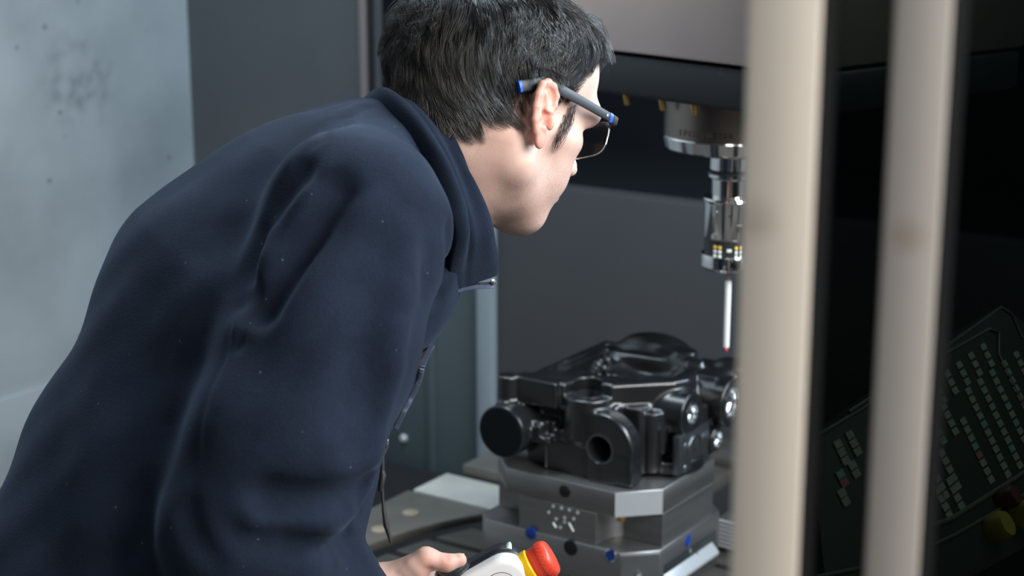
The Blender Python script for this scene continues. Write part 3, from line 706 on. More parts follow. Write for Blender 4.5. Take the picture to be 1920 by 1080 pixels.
def band(name, pts, wid, z0, z1, m, cyc=False):
    bm = bmesh.new(); Q = [Vector((*kpt(*p).xy, (z0+z1)/2)) for p in pts]
    add_tube(bm, Q, wid, 6); return finish(name, bm, MAT[m], kp, KM, ang=60)
band('bezel_edge', [(1500, 838), (1625, 762), (1740, 682), (1862, 612), (1880, 620), (1880, 660), (1928, 758), (1975, 850)], 0.0016, -0.006, -0.004, 'panel_edge')
band('bezel_edge', [(1600, 768), (1720, 690), (1885, 572), (1905, 585), (1925, 630)], 0.0016, -0.006, -0.004, 'panel_edge')
band('bezel_edge', [(1690, 982), (1755, 982), (1790, 970), (1925, 884), (1990, 845)], 0.0022, -0.006, -0.003, 'panel_edge')
band('bezel_edge', [(1530, 1080), (1700, 1045), (1800, 998), (1870, 958), (1960, 905)], 0.0016, -0.006, -0.003, 'panel_edge')
kmesh = {}
def key(px, py, m='key_grey', w=20, h=12):
    q = kpt(px, py)
    if m not in kmesh:
        a = kpt(1845+w/2*0.85, 648-w/2*0.53); sx = 0.0062; sy = 0.0031
        bm = bmesh.new(); add_box(bm, (-sx, -sy, -0.006), (sx, sy, -0.0045)); me = bpy.data.meshes.new('key'); bm.normal_update(); bm.to_mesh(me); bm.free(); me.materials.append(MAT[m]); kmesh[m] = me
    o = bpy.data.objects.new('key', kmesh[m]); COL.objects.link(o); o.matrix_world = KM @ Matrix.Translation((q.x, q.y, 0)); o.parent = kp; o.matrix_parent_inverse = kp.matrix_basis.inverted()
def block(px, py, ncol, nrow, cx_=(22.5, -17.0), rx=(7.4, 15.6), skip=(), cols={}):
    for i in range(ncol):
        for j in range(nrow):
            if (i, j) in skip: continue
            key(px+i*cx_[0]+j*rx[0], py+i*cx_[1]+j*rx[1], cols.get((i, j), 'key_grey'))
block(1762, 714, 5, 3, skip=())
block(1824, 729, 5, 11, cols={(2, 6): 'key_green', (0, 4): 'key_green', (1, 8): 'key_green'})
block(1815, 786, 1, 8, cols={(0, 3): 'key_green', (0, 4): 'key_red'})
block(1755, 775, 2, 4, cols={(0, 2): 'key_green', (0, 3): 'key_green'})
block(1752, 862, 2, 5); block(1767, 915, 2, 4)
block(1580, 828, 2, 3); block(1585, 885, 2, 2, cols={(0, 0): 'key_green', (0, 1): 'key_red'}); block(1588, 920, 1, 2)
block(1520, 860, 1, 5, rx=(1.5, 24))
for i, (px, py, m_, r) in enumerate(((1868, 990, 'knob_yellow', 0.013), (1918, 968, 'knob_yellow', 0.013), (1884, 936, 'knob_red', 0.010))):
    q = kpt(px, py); lathe('knob', [(0, -0.006), (r, -0.006), (r, 0.008), (r*.85, 0.012), (0, 0.012)], MAT[m_], kp, KM @ Matrix.Translation((q.x, q.y, 0)), 24)
tube('support_arm', [KM @ Vector((.16, .12, -.03)), KM @ Vector((.16, .12, -.25)), M(WR-.03, 1.9, 1.25)], 0.02, MAT['panel_black'], kp, 12)
# ================================================================== the man
def pmat(name, build):
    m = bpy.data.materials.new(name); m.use_nodes = True; build(m.node_tree, m.node_tree.nodes['Principled BSDF'], m.node_tree.nodes, m.node_tree.links); MAT[name] = m; return m
def _fleece(nt, b, N, L):
    tc = N.new('ShaderNodeTexCoord')
    n1 = N.new('ShaderNodeTexNoise'); n1.inputs['Scale'].default_value = 520; n1.inputs['Detail'].default_value = 5; L.new(tc.outputs['Object'], n1.inputs['Vector'])
    n2 = N.new('ShaderNodeTexNoise'); n2.inputs['Scale'].default_value = 26; n2.inputs['Detail'].default_value = 6; L.new(tc.outputs['Object'], n2.inputs['Vector'])
    v = N.new('ShaderNodeTexVoronoi'); v.inputs['Scale'].default_value = 95; v.inputs['Randomness'].default_value = 1; L.new(tc.outputs['Object'], v.inputs['Vector'])
    r = N.new('ShaderNodeValToRGB'); r.color_ramp.elements[0].position = .3; r.color_ramp.elements[1].position = .75
    r.color_ramp.elements[0].color = (0.0065, 0.0105, 0.020, 1); r.color_ramp.elements[1].color = (0.0115, 0.0175, 0.032, 1)
    mxn = N.new('ShaderNodeMath'); mxn.operation = 'ADD'; L.new(n2.outputs[0], mxn.inputs[0])
    ml = N.new('ShaderNodeMath'); ml.operation = 'MULTIPLY_ADD'; L.new(n1.outputs[0], ml.inputs[0]); ml.inputs[1].default_value = 0.5; ml.inputs[2].default_value = -.25; L.new(ml.outputs[0], mxn.inputs[1]); L.new(mxn.outputs[0], r.inputs[0])
    sp = N.new('ShaderNodeValToRGB'); sp.color_ramp.elements[0].position = 0.05; sp.color_ramp.elements[1].position = 0.09; sp.color_ramp.elements[0].color = (1, 1, 1, 1); sp.color_ramp.elements[1].color = (0, 0, 0, 1)
    L.new(v.outputs['Distance'], sp.inputs[0])
    gt = N.new('ShaderNodeMath'); gt.operation = 'GREATER_THAN'; gt.inputs[1].default_value = 0.84
    sx = N.new('ShaderNodeSeparateColor'); L.new(v.outputs['Color'], sx.inputs[0]); L.new(sx.outputs[0], gt.inputs[0])
    mm = N.new('ShaderNodeMath'); mm.operation = 'MULTIPLY'; L.new(sp.outputs[0], mm.inputs[0]); L.new(gt.outputs[0], mm.inputs[1])
    m2 = N.new('ShaderNodeMath'); m2.operation = 'MULTIPLY'; m2.inputs[1].default_value = 0.24; L.new(mm.outputs[0], m2.inputs[0])
    mix = N.new('ShaderNodeMixRGB'); mix.inputs[2].default_value = (0.25, 0.31, 0.38, 1); L.new(m2.outputs[0], mix.inputs[0]); L.new(r.outputs[0], mix.inputs[1]); L.new(mix.outputs[0], b.inputs['Base Color'])
    b.inputs['Roughness'].default_value = 0.95; b.inputs['Specular IOR Level'].default_value = 0.12
    b.inputs['Sheen Weight'].default_value = 0.07; b.inputs['Sheen Roughness'].default_value = 0.45; b.inputs['Sheen Tint'].default_value = (0.45, 0.62, 0.9, 1)
    bp = N.new('ShaderNodeBump'); bp.inputs['Strength'].default_value = 0.35; bp.inputs['Distance'].default_value = 0.0012; L.new(n1.outputs[0], bp.inputs['Height']); L.new(bp.outputs[0], b.inputs['Normal'])
pmat('fleece', _fleece)
def _skin(nt, b, N, L):
    tc = N.new('ShaderNodeTexCoord')
    def att(n): a = N.new('ShaderNodeAttribute'); a.attribute_name = n; return a.outputs['Fac']
    n2 = N.new('ShaderNodeTexNoise'); n2.inputs['Scale'].default_value = 38; n2.inputs['Detail'].default_value = 6; L.new(tc.outputs['Object'], n2.inputs['Vector'])
    r = N.new('ShaderNodeValToRGB'); r.color_ramp.elements[0].position = .3; r.color_ramp.elements[1].position = .72
    r.color_ramp.elements[0].color = (0.55, 0.355, 0.295, 1); r.color_ramp.elements[1].color = (0.66, 0.46, 0.385, 1); L.new(n2.outputs[0], r.inputs[0])
    red = N.new('ShaderNodeMixRGB'); red.inputs[2].default_value = (0.62, 0.235, 0.165, 1); L.new(att('red'), red.inputs[0]); L.new(r.outputs[0], red.inputs[1])
    st = N.new('ShaderNodeTexNoise'); st.inputs['Scale'].default_value = 1700; st.inputs['Detail'].default_value = 2; L.new(tc.outputs['Object'], st.inputs['Vector'])
    sr = N.new('ShaderNodeValToRGB'); sr.color_ramp.elements[0].position = .35; sr.color_ramp.elements[1].position = .75; L.new(st.outputs[0], sr.inputs[0])
    ml = N.new('ShaderNodeMath'); ml.operation = 'MULTIPLY'; L.new(sr.outputs[0], ml.inputs[0]); L.new(att('beard_jaw_shade'), ml.inputs[1])
    bd = N.new('ShaderNodeMixRGB'); bd.inputs[2].default_value = (0.09, 0.07, 0.06, 1); L.new(ml.outputs[0], bd.inputs[0]); L.new(red.outputs[0], bd.inputs[1])
    hr = N.new('ShaderNodeMixRGB'); hr.inputs[2].default_value = (0.012, 0.010, 0.009, 1); L.new(att('scalp'), hr.inputs[0]); L.new(bd.outputs[0], hr.inputs[1]); L.new(hr.outputs[0], b.inputs['Base Color'])
    b.inputs['Roughness'].default_value = 0.52; b.inputs['Specular IOR Level'].default_value = 0.4
    b.inputs['Subsurface Weight'].default_value = 0.18; b.inputs['Subsurface Radius'].default_value = (1.0, 0.35, 0.2); b.inputs['Subsurface Scale'].default_value = 0.006
    n3 = N.new('ShaderNodeTexNoise'); n3.inputs['Scale'].default_value = 650; n3.inputs['Detail'].default_value = 3; L.new(tc.outputs['Object'], n3.inputs['Vector'])
    bp = N.new('ShaderNodeBump'); bp.inputs['Strength'].default_value = 0.22; bp.inputs['Distance'].default_value = 0.0006; L.new(n3.outputs[0], bp.inputs['Height']); L.new(bp.outputs[0], b.inputs['Normal'])
pmat('skin', _skin)
mat('hair', (0.011, 0.0095, 0.0085), 0.34, 0.0, spec=0.75)
mat('hair_fine', (0.02, 0.015, 0.012), 0.4, 0.0, spec=0.5)
mat('eye_white', (0.75, 0.72, 0.70), 0.2); mat('mole_brown', (0.16, 0.07, 0.045), 0.5)
mat('trouser_cloth', (0.025, 0.03, 0.04), 0.9, bump=(200, 0.2, 0.001)); mat('shoe_leather', (0.015, 0.014, 0.013), 0.45)
mat('zip_teeth', (0.11, 0.14, 0.21), 0.25, 0.6); mat('zip_tape', (0.008, 0.009, 0.012), 0.8); mat('cord_black', (0.008, 0.008, 0.009), 0.6)
mat('temple_grey', (0.018, 0.022, 0.027), 0.5, bump=(900, 0.2, 0.0004)); mat('temple_blue', (0.02, 0.10, 0.62), 0.3); mat('frame_wire', (0.75, 0.75, 0.75), 0.2, 1.0)
mat('pendant_white', (0.88, 0.88, 0.87), 0.38); mat('pendant_label', (0.86, 0.86, 0.86), 0.3); mat('pendant_black', (0.015, 0.018, 0.022), 0.4)
mat('print_grey', (0.09, 0.085, 0.09), 0.5); mat('stop_red', (0.85, 0.075, 0.04), 0.35); mat('stop_yellow', (0.95, 0.56, 0.01), 0.35); mat('light_green', (0.75, 0.95, 0.9), 0.1)

person = empty('person', (-0.36, 1.16, 0.0)); tag(person, 'dark-haired man in navy fleece jacket and glasses leaning over to look at the casting', 'person')
# ------------------------------------------------------------------ head, neck: local axes x forward, y left, z up, origin between the ear canals
_rl = Matrix.Rotation(math.radians(10), 3, -CF)
hf = Vector((.52, .674, -.519)).normalized(); hu = (Vector((.316, .41, .856)) - hf*hf.dot(Vector((.316, .41, .856)))).normalized(); hf = _rl @ hf; hu = _rl @ hu; hf = Matrix.Rotation(math.radians(-12), 3, hu) @ hf; hl = hu.cross(hf)
HS = .95; HO = P(904, 222, 1.500); HMX = frame(HO, hf*HS, hl*HS, hu*HS); HIN = HMX.inverted()
def hp(px, py, d): return HIN @ P(px, py, d)
H = Field((-.175, -.112, -.205), (.142, .112, .146), .0015)
H.add(ellips((-.001, 0, .049), (.093, .0755, .080)))
H.add(ellips((-.030, 0, .030), (.062, .068, .066)), .02)
H.add(ellips((.051, 0, .057), (.056, .0725, .061)), .02)
H.add(ellips((.044, 0, -.016), (.046, .052, .058)), .025)
for s in (-1, 1):
    H.add(ellips((.054, s*.043, -.006), (.030, .019, .017)), .02)
    H.add(cone((.002, s*.049, -.044), (.062, s*.014, -.075), .015, .014), .018)
    H.add(cone((.004, s*.052, -.015), (.004, s*.050, -.046), .015, .015), .02)
    H.add(cone((.094, s*.008, .024), (.086, s*.050, .026), .0110, .012), .015)
    H.add(ellips((.064, s*.026, -.038), (.022, .020, .024)), .02)
H.add(cone((.018, 0, -.042), (.058, 0, -.060), .037, .024), .02)
H.add(ellips((.066, 0, -.0775), (.015, .018, .013)), .015)
H.add(ellips((.070, 0, -.048), (.020, .024, .022)), .012)
H.add(cone((.095, 0, .016), (.113, 0, -.012), .0075, .0100), .008)
for s in (-1, 1):
    H.add(ellips((.104, s*.0115, -.018), (.011, .0075, .008)), .005)
    H.sub(ellips((.096, s*.033, .003), (.013, .017, .011)), .008); H.add(ellips((.079, s*.032, .003), (.0125, .0135, .0125)), .001)
H.add(cone((.089, -.018, -.043), (.089, .018, -.043), .0045, .0045), .006); H.add(cone((.087, -.016, -.052), (.087, .016, -.052), .0055, .0055), .006)
H.dent([(.095, -.022, -.0475), (.099, 0, -.0475), (.095, .022, -.0475)], .003, .003)
# neck down into the collar
C7 = hp(765, 265, 1.515); CH = hp(800, 420, 1.50)
H.add(cone((-.030, 0, -.015), (C7+(CH-C7)*.28), .054, .060), .02)
H.add(cone((.004, 0, -.045), (C7+(CH-C7)*.65), .044, .050), .03)
for s in (-1, 1):
    H.add(cone((-.018, s*.050, -.025), CH*0.8+Vector((.0, s*.02, 0)), .013, .012), .025)
H.add(ellips(Vector((.045, 0, -.105))*0.55+CH*.45, (.012, .012, .014)), .02)
# ears
ES = .93
def E3(x, y, z): return (x*ES+.002, y if abs(y) < .0735 else math.copysign(.0735+(abs(y)-.0735)*ES, y), z*ES-.009)
for s in (-1, 1):
    n_ = Vector((.27, s*.963, 0)); b_ = Vector((-.963, s*.27, 0)); zz_ = Vector((0, 0, 1)); tz = (zz_-b_*.10).normalized(); bz = (b_+zz_*.10).normalized(); c_ = Vector((-.001, s*.0835, .004))
    def pp(u, v, w=0): return E3(*(c_+bz*u+tz*v+n_*w))
    H.add(cone(E3(.004, s*.066, .020), E3(-.006, s*.084, .018), .010, .006), .004); H.add(cone(E3(.004, s*.066, .0), E3(-.008, s*.084, -.002), .010, .006), .004); H.add(cone(E3(.004, s*.066, -.016), E3(-.004, s*.080, -.018), .007, .005), .004)
    H.add(ellips(pp(.002, .006, -.001), (.0150*ES, .0036, .0245*ES), (bz, n_, tz)), .003)
    H.add(ellips(pp(-.003, -.024, .0005), (.0080*ES, .0042, .0115*ES), (bz, n_, tz)), .004)            # lobe
    rim = [(-.010, .006, .001), (-.0135, .014, .0015), (-.0125, .024, .0015), (-.005, .0305, .001), (.005, .030, .001), (.0130, .0235, .001), (.0165, .012, .0015), (.0160, .000, .001), (.0125, -.012, .0005), (.006, -.021, 0)]
    rr_ = [.0022, .0028, .0034, .0038, .0039, .0039, .0037, .0034, .0032, .0036]
    for i in range(len(rim)-1): H.add(cone(pp(*rim[i]), pp(*rim[i+1]), rr_[i], rr_[i+1]), .0022)
    H.sub(ellips(pp(.0095, .012, .0046), (.0028, .0038, .0140), (bz, n_, tz)), .002)                    # scapha
    H.sub(ellips(pp(-.0035, .0175, .0050), (.0062, .0050, .0075), (bz, n_, tz)), .003)                  # fossa
    H.sub(ellips(pp(-.002, -.004, .0040), (.0075, .0070, .0095), (bz, n_, tz)), .003)                   # concha
    H.add(cone(pp(-.011, .005, .002), pp(-.002, .0045, .002), .0022, .0018), .002)                      # helix root
    H.add(ellips(pp(-.0125, -.005, .002), (.0036, .0040, .0066)), .003)                                 # tragus
    H.add(ellips(pp(.000, -.0155, .002), (.0055, .0038, .0034)), .003)
hme = H.mesh('body')
# masks on the vertices
nv = len(hme.vertices); co = np.empty(nv*3, np.float32); hme.vertices.foreach_get('co', co); co = co.reshape(-1, 3)
def sstep(x, a, b): t = np.clip((x-a)/(b-a), 0, 1); return t*t*(3-2*t)
def hairmask(p):
    x, y, z = p[:, 0], np.abs(p[:, 1]), p[:, 2]
    front = np.interp(z, [.015, .03, .045, .06, .08, .10, .13], [.038, .046, .054, .061, .076, .088, .095])        # hairline at temples and forehead
    top = sstep(front-x, -.004, .004)*np.where(x > -.006, sstep(z, .022, .030), 1)
    lowz = np.interp(-x, [.0, .010, .020, .035, .05, .07, .09], [.026, .018, .006, -.010, -.023, -.034, -.06])
    back = sstep(z-lowz, -.004, .004)
    bx = .031+.35*(z+.02); burn = sstep(x-bx, .0, .003)*sstep(bx+.014-x, 0, .003)*sstep(z, -.020, -.012)*sstep(.026-z, 0, .01)*(y > .04)
    m = np.maximum(top*back, burn)
    return m*(y < .0795)
hm_ = hairmask(co)
hsc = hm_*np.where((co[:, 0] > .022) & (co[:, 2] < .03), .45, 1)
er = ((np.abs(co[:, 1]) > .074) & (co[:, 0] < .02) & (co[:, 0] > -.03) & (np.abs(co[:, 2]) < .045)).astype(np.float32)*.6  # light glowing through the ear put into the skin as red
er = np.maximum(er, .42*np.exp(-(((co[:, 0]+.022)/.014)**2+((co[:, 2]+.005)/.028)**2))*(np.abs(co[:, 1]) > .04))  # reddish shade behind the ear put into the skin colour
x, y, z = co.T
brd_shade = sstep(-z, .018, .040)*sstep(x, .008, .028)*sstep(-z, -.2, -.0)*(1-.6*sstep(-z, .115, .14))
brd_shade = np.maximum(brd_shade, .8*sstep(x, .012, .02)*sstep(-x, -.045, -.03)*sstep(-z, .01, .03))
brd_shade = np.clip(brd_shade, 0, 1)
for c0, s0 in (((.008, .052, -.068), .009), ((.020, .043, -.075), .010), ((.034, .032, -.082), .012)):  # shading under the jaw put into the stubble mask as darker patches
    brd_shade = np.maximum(brd_shade, 1.5*np.exp(-((x-c0[0])**2+(np.abs(y)-c0[1])**2+(z-c0[2])**2)/s0**2))
for nm, arr in (('scalp', hsc), ('red', er), ('beard_jaw_shade', np.clip(brd_shade*.55, 0, 1))):
    a = hme.attributes.new(nm, 'FLOAT', 'POINT'); a.data.foreach_set('value', np.ascontiguousarray(arr, np.float32))
body = link('body', hme, MAT['skin'], person, HMX)
for i, (px, py, r) in enumerate(((958, 320, .0017), (1075, 245, .0010), (922, 396, .0012), (1000, 300, .0009))):
    for d in np.arange(1.35, 1.65, .001):
        q = HIN @ P(px, py, d)
        if H.lin(np.array([q]))[0] < 0: break
    bm = bmesh.new(); bmesh.ops.create_icosphere(bm, subdivisions=2, radius=r, matrix=axis_frame(P(px, py, d), HMX.to_3x3() @ Vector(H.grad(np.array([q]))[0])) @ Matrix.Diagonal((1, 1, .3, 1))); finish('mole', bm, MAT['mole_brown'], person)
# ------------------------------------------------------------------ hair: strands combed over the scalp
def strands(name, p0, steps, length, off, flowfn, rad, m, curl=None, jitter=.25, clump=0):
    n = len(p0); p = p0.copy(); pts = [p.copy()]; rs = np.random.default_rng(5+n)
    jit = rs.normal(0, jitter, (n, 3)); ds = (length/steps)[:, None]
    for k in range(steps):
        s = (k+1)/steps; g = H.grad(p, .006); t = flowfn(p, s) + jit*(0.6+.4*s)
        t = t - g*(t*g).sum(1, keepdims=True); t /= np.maximum(np.linalg.norm(t, axis=1, keepdims=True), 1e-6)
        p = p + t*ds; d = H.lin(p); g = H.grad(p, .006)
        tgt = off*math.sin(min(1, s*1.15)*math.pi/2)
        p = p + g*(np.clip(tgt-d, -.012, .012))[:, None]; pts.append(p.copy())
    A = np.stack(pts, 1)                                                # n, steps+1, 3
    if clump:                                                           # draw tips towards lock guides
        gi = rs.choice(n, clump, replace=False); G = A[gi]
        best = np.full(n, 1e9); bi = np.zeros(n, int)
        for j in range(clump):
            dd = ((A[:, 0]-G[j, 0])**2).sum(1); mk = dd < best; best[mk] = dd[mk]; bi[mk] = j
        wgt = (np.linspace(0, 1, steps+1)**1.3*.72)[None, :, None]
        A = A*(1-wgt)+(G[bi] + (A[:, :1]-G[bi][:, :1])*.35)*wgt
    T = np.gradient(A, axis=1); T /= np.maximum(np.linalg.norm(T, axis=2, keepdims=True), 1e-9)
    ref = np.array([.31, .55, .77]); U = np.cross(T, ref); U /= np.maximum(np.linalg.norm(U, axis=2, keepdims=True), 1e-9); W = np.cross(T, U)
    rad = np.broadcast_to(rad, (n,))[:, None, None]*np.array([1, 1, 1, .95, .85, .7, .5, .25, .2][:steps+1] if steps+1 <= 9 else np.linspace(1, .25, steps+1))[None, :, None]
    R = [A+rad*(U*math.cos(a)+W*math.sin(a)) for a in (0, 2.094, 4.189)]
    V = np.stack(R, 2).reshape(-1, 3)                                   # index = (i*(S)+k)*3+c
    S = steps+1; base = (np.arange(n)[:, None, None]*S+np.arange(steps)[None, :, None])*3
    c0 = np.arange(3)[None, None, :]; c1 = (c0+1) % 3
    Q = np.stack([base+c0, base+c1, base+3+c1, base+3+c0], -1).reshape(-1, 4).astype(np.int32)
    me = bpy.data.meshes.new(name); me.vertices.add(len(V)); me.vertices.foreach_set('co', V.astype(np.float32).ravel())
    me.loops.add(Q.size); me.loops.foreach_set('vertex_index', Q.ravel()); me.polygons.add(len(Q)); me.polygons.foreach_set('loop_start', np.arange(0, Q.size, 4, dtype=np.int32))
    me.update(calc_edges=True); me.polygons.foreach_set('use_smooth', [True]*len(Q))
    o = link(name, me, MAT[m], person, HMX); o['kind'] = 'stuff'; return o
vn = np.empty(nv*3, np.float32); hme.vertices.foreach_get('normal', vn); vn = vn.reshape(-1, 3)
prob = np.where((co[:, 2] > -.07) & (co[:, 0] > -.13), hm_, 0); prob[np.abs(co[:, 1]) > .0765] = 0; prob[(co[:, 0] > .022) & (co[:, 2] < .03)] *= .6; prob[(co[:, 0] > .022) & (co[:, 2] < .0)] *= .7; prob[(np.abs(co[:, 1]) > .066) & (co[:, 0] > -.024) & (co[:, 0] < .020) & (co[:, 2] < .036)] = 0
NH = 21000
ii = RNG.choice(nv, NH, p=prob/prob.sum()); p0 = co[ii].astype(float) + RNG.normal(0, .0007, (NH, 3))
X0, Y0, Z0 = p0[:, 0], np.abs(p0[:, 1]), p0[:, 2]
topw = sstep(Z0, .07, .115); nape = sstep(-X0, .01, .04)*sstep(-Z0, -.03, .02); burn = (X0 > .022) & (Z0 < .026)
length = .034+.026*topw-.010*nape+.008*RNG.random(NH); length[burn] = .017; offv = (.0050+.0125*sstep(Z0, .02, .11)-.001*nape)*(0.2+.9*RNG.random(NH)**1.3); offv[burn] = .0016+.0022*RNG.random(burn.sum())
templ = (X0 > .010) & (Z0 >= .020) & (Z0 < .085) & (Y0 > .035); k_ = sstep(X0[templ], .0, .05)*sstep(-Z0[templ], -.09, -.05); offv[templ] *= 1-.75*k_; length[templ] *= 1-.62*k_
frn = (X0 > .05) & (Z0 > .07); offv[frn] *= .8; length[frn] *= .62
edge = (prob[ii] < .9) & ~burn; offv[edge] *= .5; length[edge] *= .8
def flow(p, s):
    c = np.array([-.055, .012, .128]); t = p-c; t = t/np.maximum(np.linalg.norm(t, axis=1, keepdims=True), 1e-6)
    f = np.zeros_like(t); wf = sstep(p[:, 2], .07, .12)*sstep(p[:, 0], -.04, .03); f[:, 0] = .9*wf; f[:, 1] = .35*wf
    sd = sstep(np.abs(p[:, 1]), .045, .07)*sstep(p[:, 0], -.06, .03); f[:, 2] -= 1.0*sd; f[:, 0] += .10*sd
    tm = sstep(p[:, 0], .01, .045)*sstep(-p[:, 2], -.095, -.06)*sstep(np.abs(p[:, 1]), .03, .05); tm = tm*sstep(p[:, 2], .024, .04); f[:, 0] -= 1.5*tm; f[:, 2] -= .3*tm
    bk = sstep(-p[:, 0], .03, .07); f[:, 2] -= .8*bk; f[:, 0] += .45*bk*sstep(-p[:, 2], -.05, .02)
    low_ = sstep(-p[:, 0], .0, .03)*sstep(-p[:, 2], -.025, .015); f[:, 0] += 1.5*low_*s**1.3; f[:, 2] += .35*low_*s*s
    bn = (p[:, 0] > .02) & (p[:, 2] < .03); f[bn] = [-.12, 0, -1.6]
    w = np.sin(p[:, 0]*120+p[:, 2]*90+2.5*s)*.35+np.sin(p[:, 1]*150-p[:, 2]*80+1.7)*.28+np.sin(p[:, 2]*210+p[:, 0]*60)*.15; f[:, 1] += w; f[:, 0] += .8*w*sstep(np.abs(p[:, 1]), .03, .06)
    f[bn, 0] = -.15; f[bn, 1] = 0; t = np.where(bn[:, None], 0, t)
    return t*.8+f
hair = strands('hair', p0, 8, length, offv, flow, RNG.uniform(.00016, .00036, NH), 'hair', jitter=.20, clump=800)
# forelock hanging over the forehead
mk = np.where((co[:, 0] > .055) & (co[:, 2] > .100) & (np.abs(co[:, 1]) < .045) & (hm_ > .3))[0]
ii = RNG.choice(mk, 2200); p1 = co[ii].astype(float)
def flow2(p, s):
    t = np.zeros_like(p); t[:, 0] = 1.0; t[:, 2] = .9-1.5*s; t[:, 1] = .15+.2*np.sin(p[:, 0]*150); return t
def loose(name, p0, n_, len_, dirs, rad, m):
    pass
lk = strands('forelock', p1, 8, RNG.uniform(.030, .052, len(p1)), RNG.uniform(.010, .030, len(p1)), flow2, RNG.uniform(.00016, .00034, len(p1)), 'hair', jitter=.3, clump=110)
# eyebrows
eb = []
for s in (-1, 1): eb.append(np.stack([np.linspace(.108, .100, 260), s*np.linspace(.010, .034, 260), .022+.006*np.sin(np.linspace(0, 2.6, 260))], 1)+RNG.normal(0, .0016, (260, 3)))
eb = H.snap(np.concatenate(eb))
def flow3(p, s): t = np.zeros_like(p); t[:, 0] = -.3; t[:, 1] = np.sign(p[:, 1])*1.0; t[:, 2] = .25; return t
strands('eyebrows', eb, 4, np.full(len(eb), .010), RNG.uniform(.001, .004, len(eb)), flow3, .00016, 'hair_fine', jitter=.3)

# ------------------------------------------------------------------ jacket: torso and sleeves as one surface
rt_ = Vector((.2, -.98, 0)).normalized()
J = Field((-.66, 0.86, .80), (.13, 1.86, 1.66), .0042)
J.add(flatcone(P(128, 1290, 1.41), P(350, 885, 1.445), .130, .127, rt_, 1.38))
J.add(flatcone(P(350, 885, 1.445), P(488, 585, 1.475), .127, .127, rt_, 1.42), .03)
J.add(flatcone(P(488, 585, 1.475), P(630, 405, 1.495), .127, .090, rt_, 1.5), .04)
J.add(flatcone(P(630, 405, 1.495), P(705, 312, 1.505), .090, .052, rt_, 1.2), .05)
J.add(cone(P(575, 860, 1.455), P(520, 1010, 1.44), .062, .072), .03)                # lower front
J.add(cone(P(690, 410, 1.46), P(740, 525, 1.47), .060, .050), .05)                 # chest front
SH = P(662, 418, 1.335)
J.add(cone(P(690, 300, 1.46), SH, .040, .069), .035); J.add(ellips(P(697, 455, 1.34), (.056, .056, .056)), .02)                                # trapezius to shoulder
J.add(cone(P(610, 350, 1.61), P(640, 430, 1.63), .066, .070), .05)                 # far shoulder
A_ = Field((-.66, 0.86, .80), (.13, 1.86, 1.66), .0042)
for a, b, ra, rb_, k in ((SH, P(608, 640, 1.30), .069, .0715, 0), (P(608, 640, 1.30), P(528, 835, 1.275), .0715, .0700, .02), (P(528, 835, 1.275), P(436, 985, 1.262), .0700, .0565, .02),
                         (P(436, 985, 1.262), P(480, 1045, 1.285), .0565, .058, .02), (P(470, 1045, 1.28), P(600, 1105, 1.38), .058, .046, .02), (P(600, 1105, 1.38), P(672, 1128, 1.445), .044, .034, .015)):
    A_.add(cone(a, b, ra, rb_), k)
kk = .020; a = J.v; b = A_.v
J.v = np.minimum(a, b)-np.maximum(kk-np.abs(a-b), 0)**2/(4*kk)
del A_
for a, b, ra, rb_ in ((P(610, 400, 1.65), P(480, 730, 1.68), .068, .060), (P(480, 730, 1.68), P(340, 920, 1.60), .058, .045)): J.add(cone(a, b, ra, rb_), .02)   # far sleeve
def surf(px, py, d0=1.05, d1=1.9, F_=None):
    ds = np.arange(d0, d1, .002); r = P(px, py, 1.0)-CAMP; pts = np.array(CAMP)[None]+np.array(r)[None]*ds[:, None]
    v = (F_ or J).lin(pts); i = np.argmax(v < 0)
    return Vector(pts[i]) if v[i] < 0 else P(px, py, 1.45)
def fold(pxs, rad, depth): J.dent([surf(*q) for q in pxs], rad, depth)
folds = [
 ([(632, 362), (606, 410), (570, 468), (535, 520), (500, 580)], .0125, .021),
 ([(590, 385), (555, 440), (520, 500)], .016, -.006), ([(665, 400), (625, 480), (585, 550), (545, 610)], .020, -.007),
 ([(560, 325), (520, 375), (492, 430), (470, 500), (452, 560)], .012, .017),
 ([(520, 420), (500, 480), (470, 560), (455, 620)], .011, -.006),
 ([(480, 545), (468, 580), (452, 640)], .007, .007),
 ([(690, 200), (650, 226), (604, 262), (560, 312)], .0045, .0022), ([(676, 196), (640, 216), (590, 255), (545, 308)], .006, -.0015),
 ([(440, 600), (415, 690), (388, 770), (362, 880), (352, 960)], .0045, .0022),
 # elbow creases
 ([(690, 922), (640, 932), (590, 938), (540, 938), (505, 932)], .012, .026), ([(660, 975), (600, 975), (540, 968), (480, 970)], .013, -.010), ([(655, 1010), (590, 1018), (520, 1012), (450, 1010)], .011, .009),
 ([(352, 960), (365, 1010), (395, 1045)], .009, .008), ([(650, 945), (668, 985), (672, 1030)], .008, -.005),
 # back drape
 ([(330, 480), (290, 640), (262, 820), (255, 1000)], .034, .009), ([(235, 640), (200, 800), (180, 980)], .04, -.005), ([(380, 520), (345, 680), (310, 850)], .03, -.004), ([(420, 430), (390, 540), (360, 660)], .024, .006), ([(130, 760), (100, 900), (85, 1060)], .035, .003),
 # shoulder front and upper arm
 ([(838, 430), (836, 490), (822, 560)], .008, .006), ([(742, 620), (735, 680), (722, 760), (706, 850)], .012, -.006), ([(770, 470), (760, 560), (742, 650)], .020, -.006), ([(700, 560), (680, 700), (660, 820)], .02, .004),
 ([(850, 405), (853, 450), (846, 510)], .010, -.005), ([(800, 470), (792, 560), (770, 650)], .010, .004), ([(470, 640), (440, 720), (420, 800)], .02, -.004)]
for f_ in folds: fold(*f_)
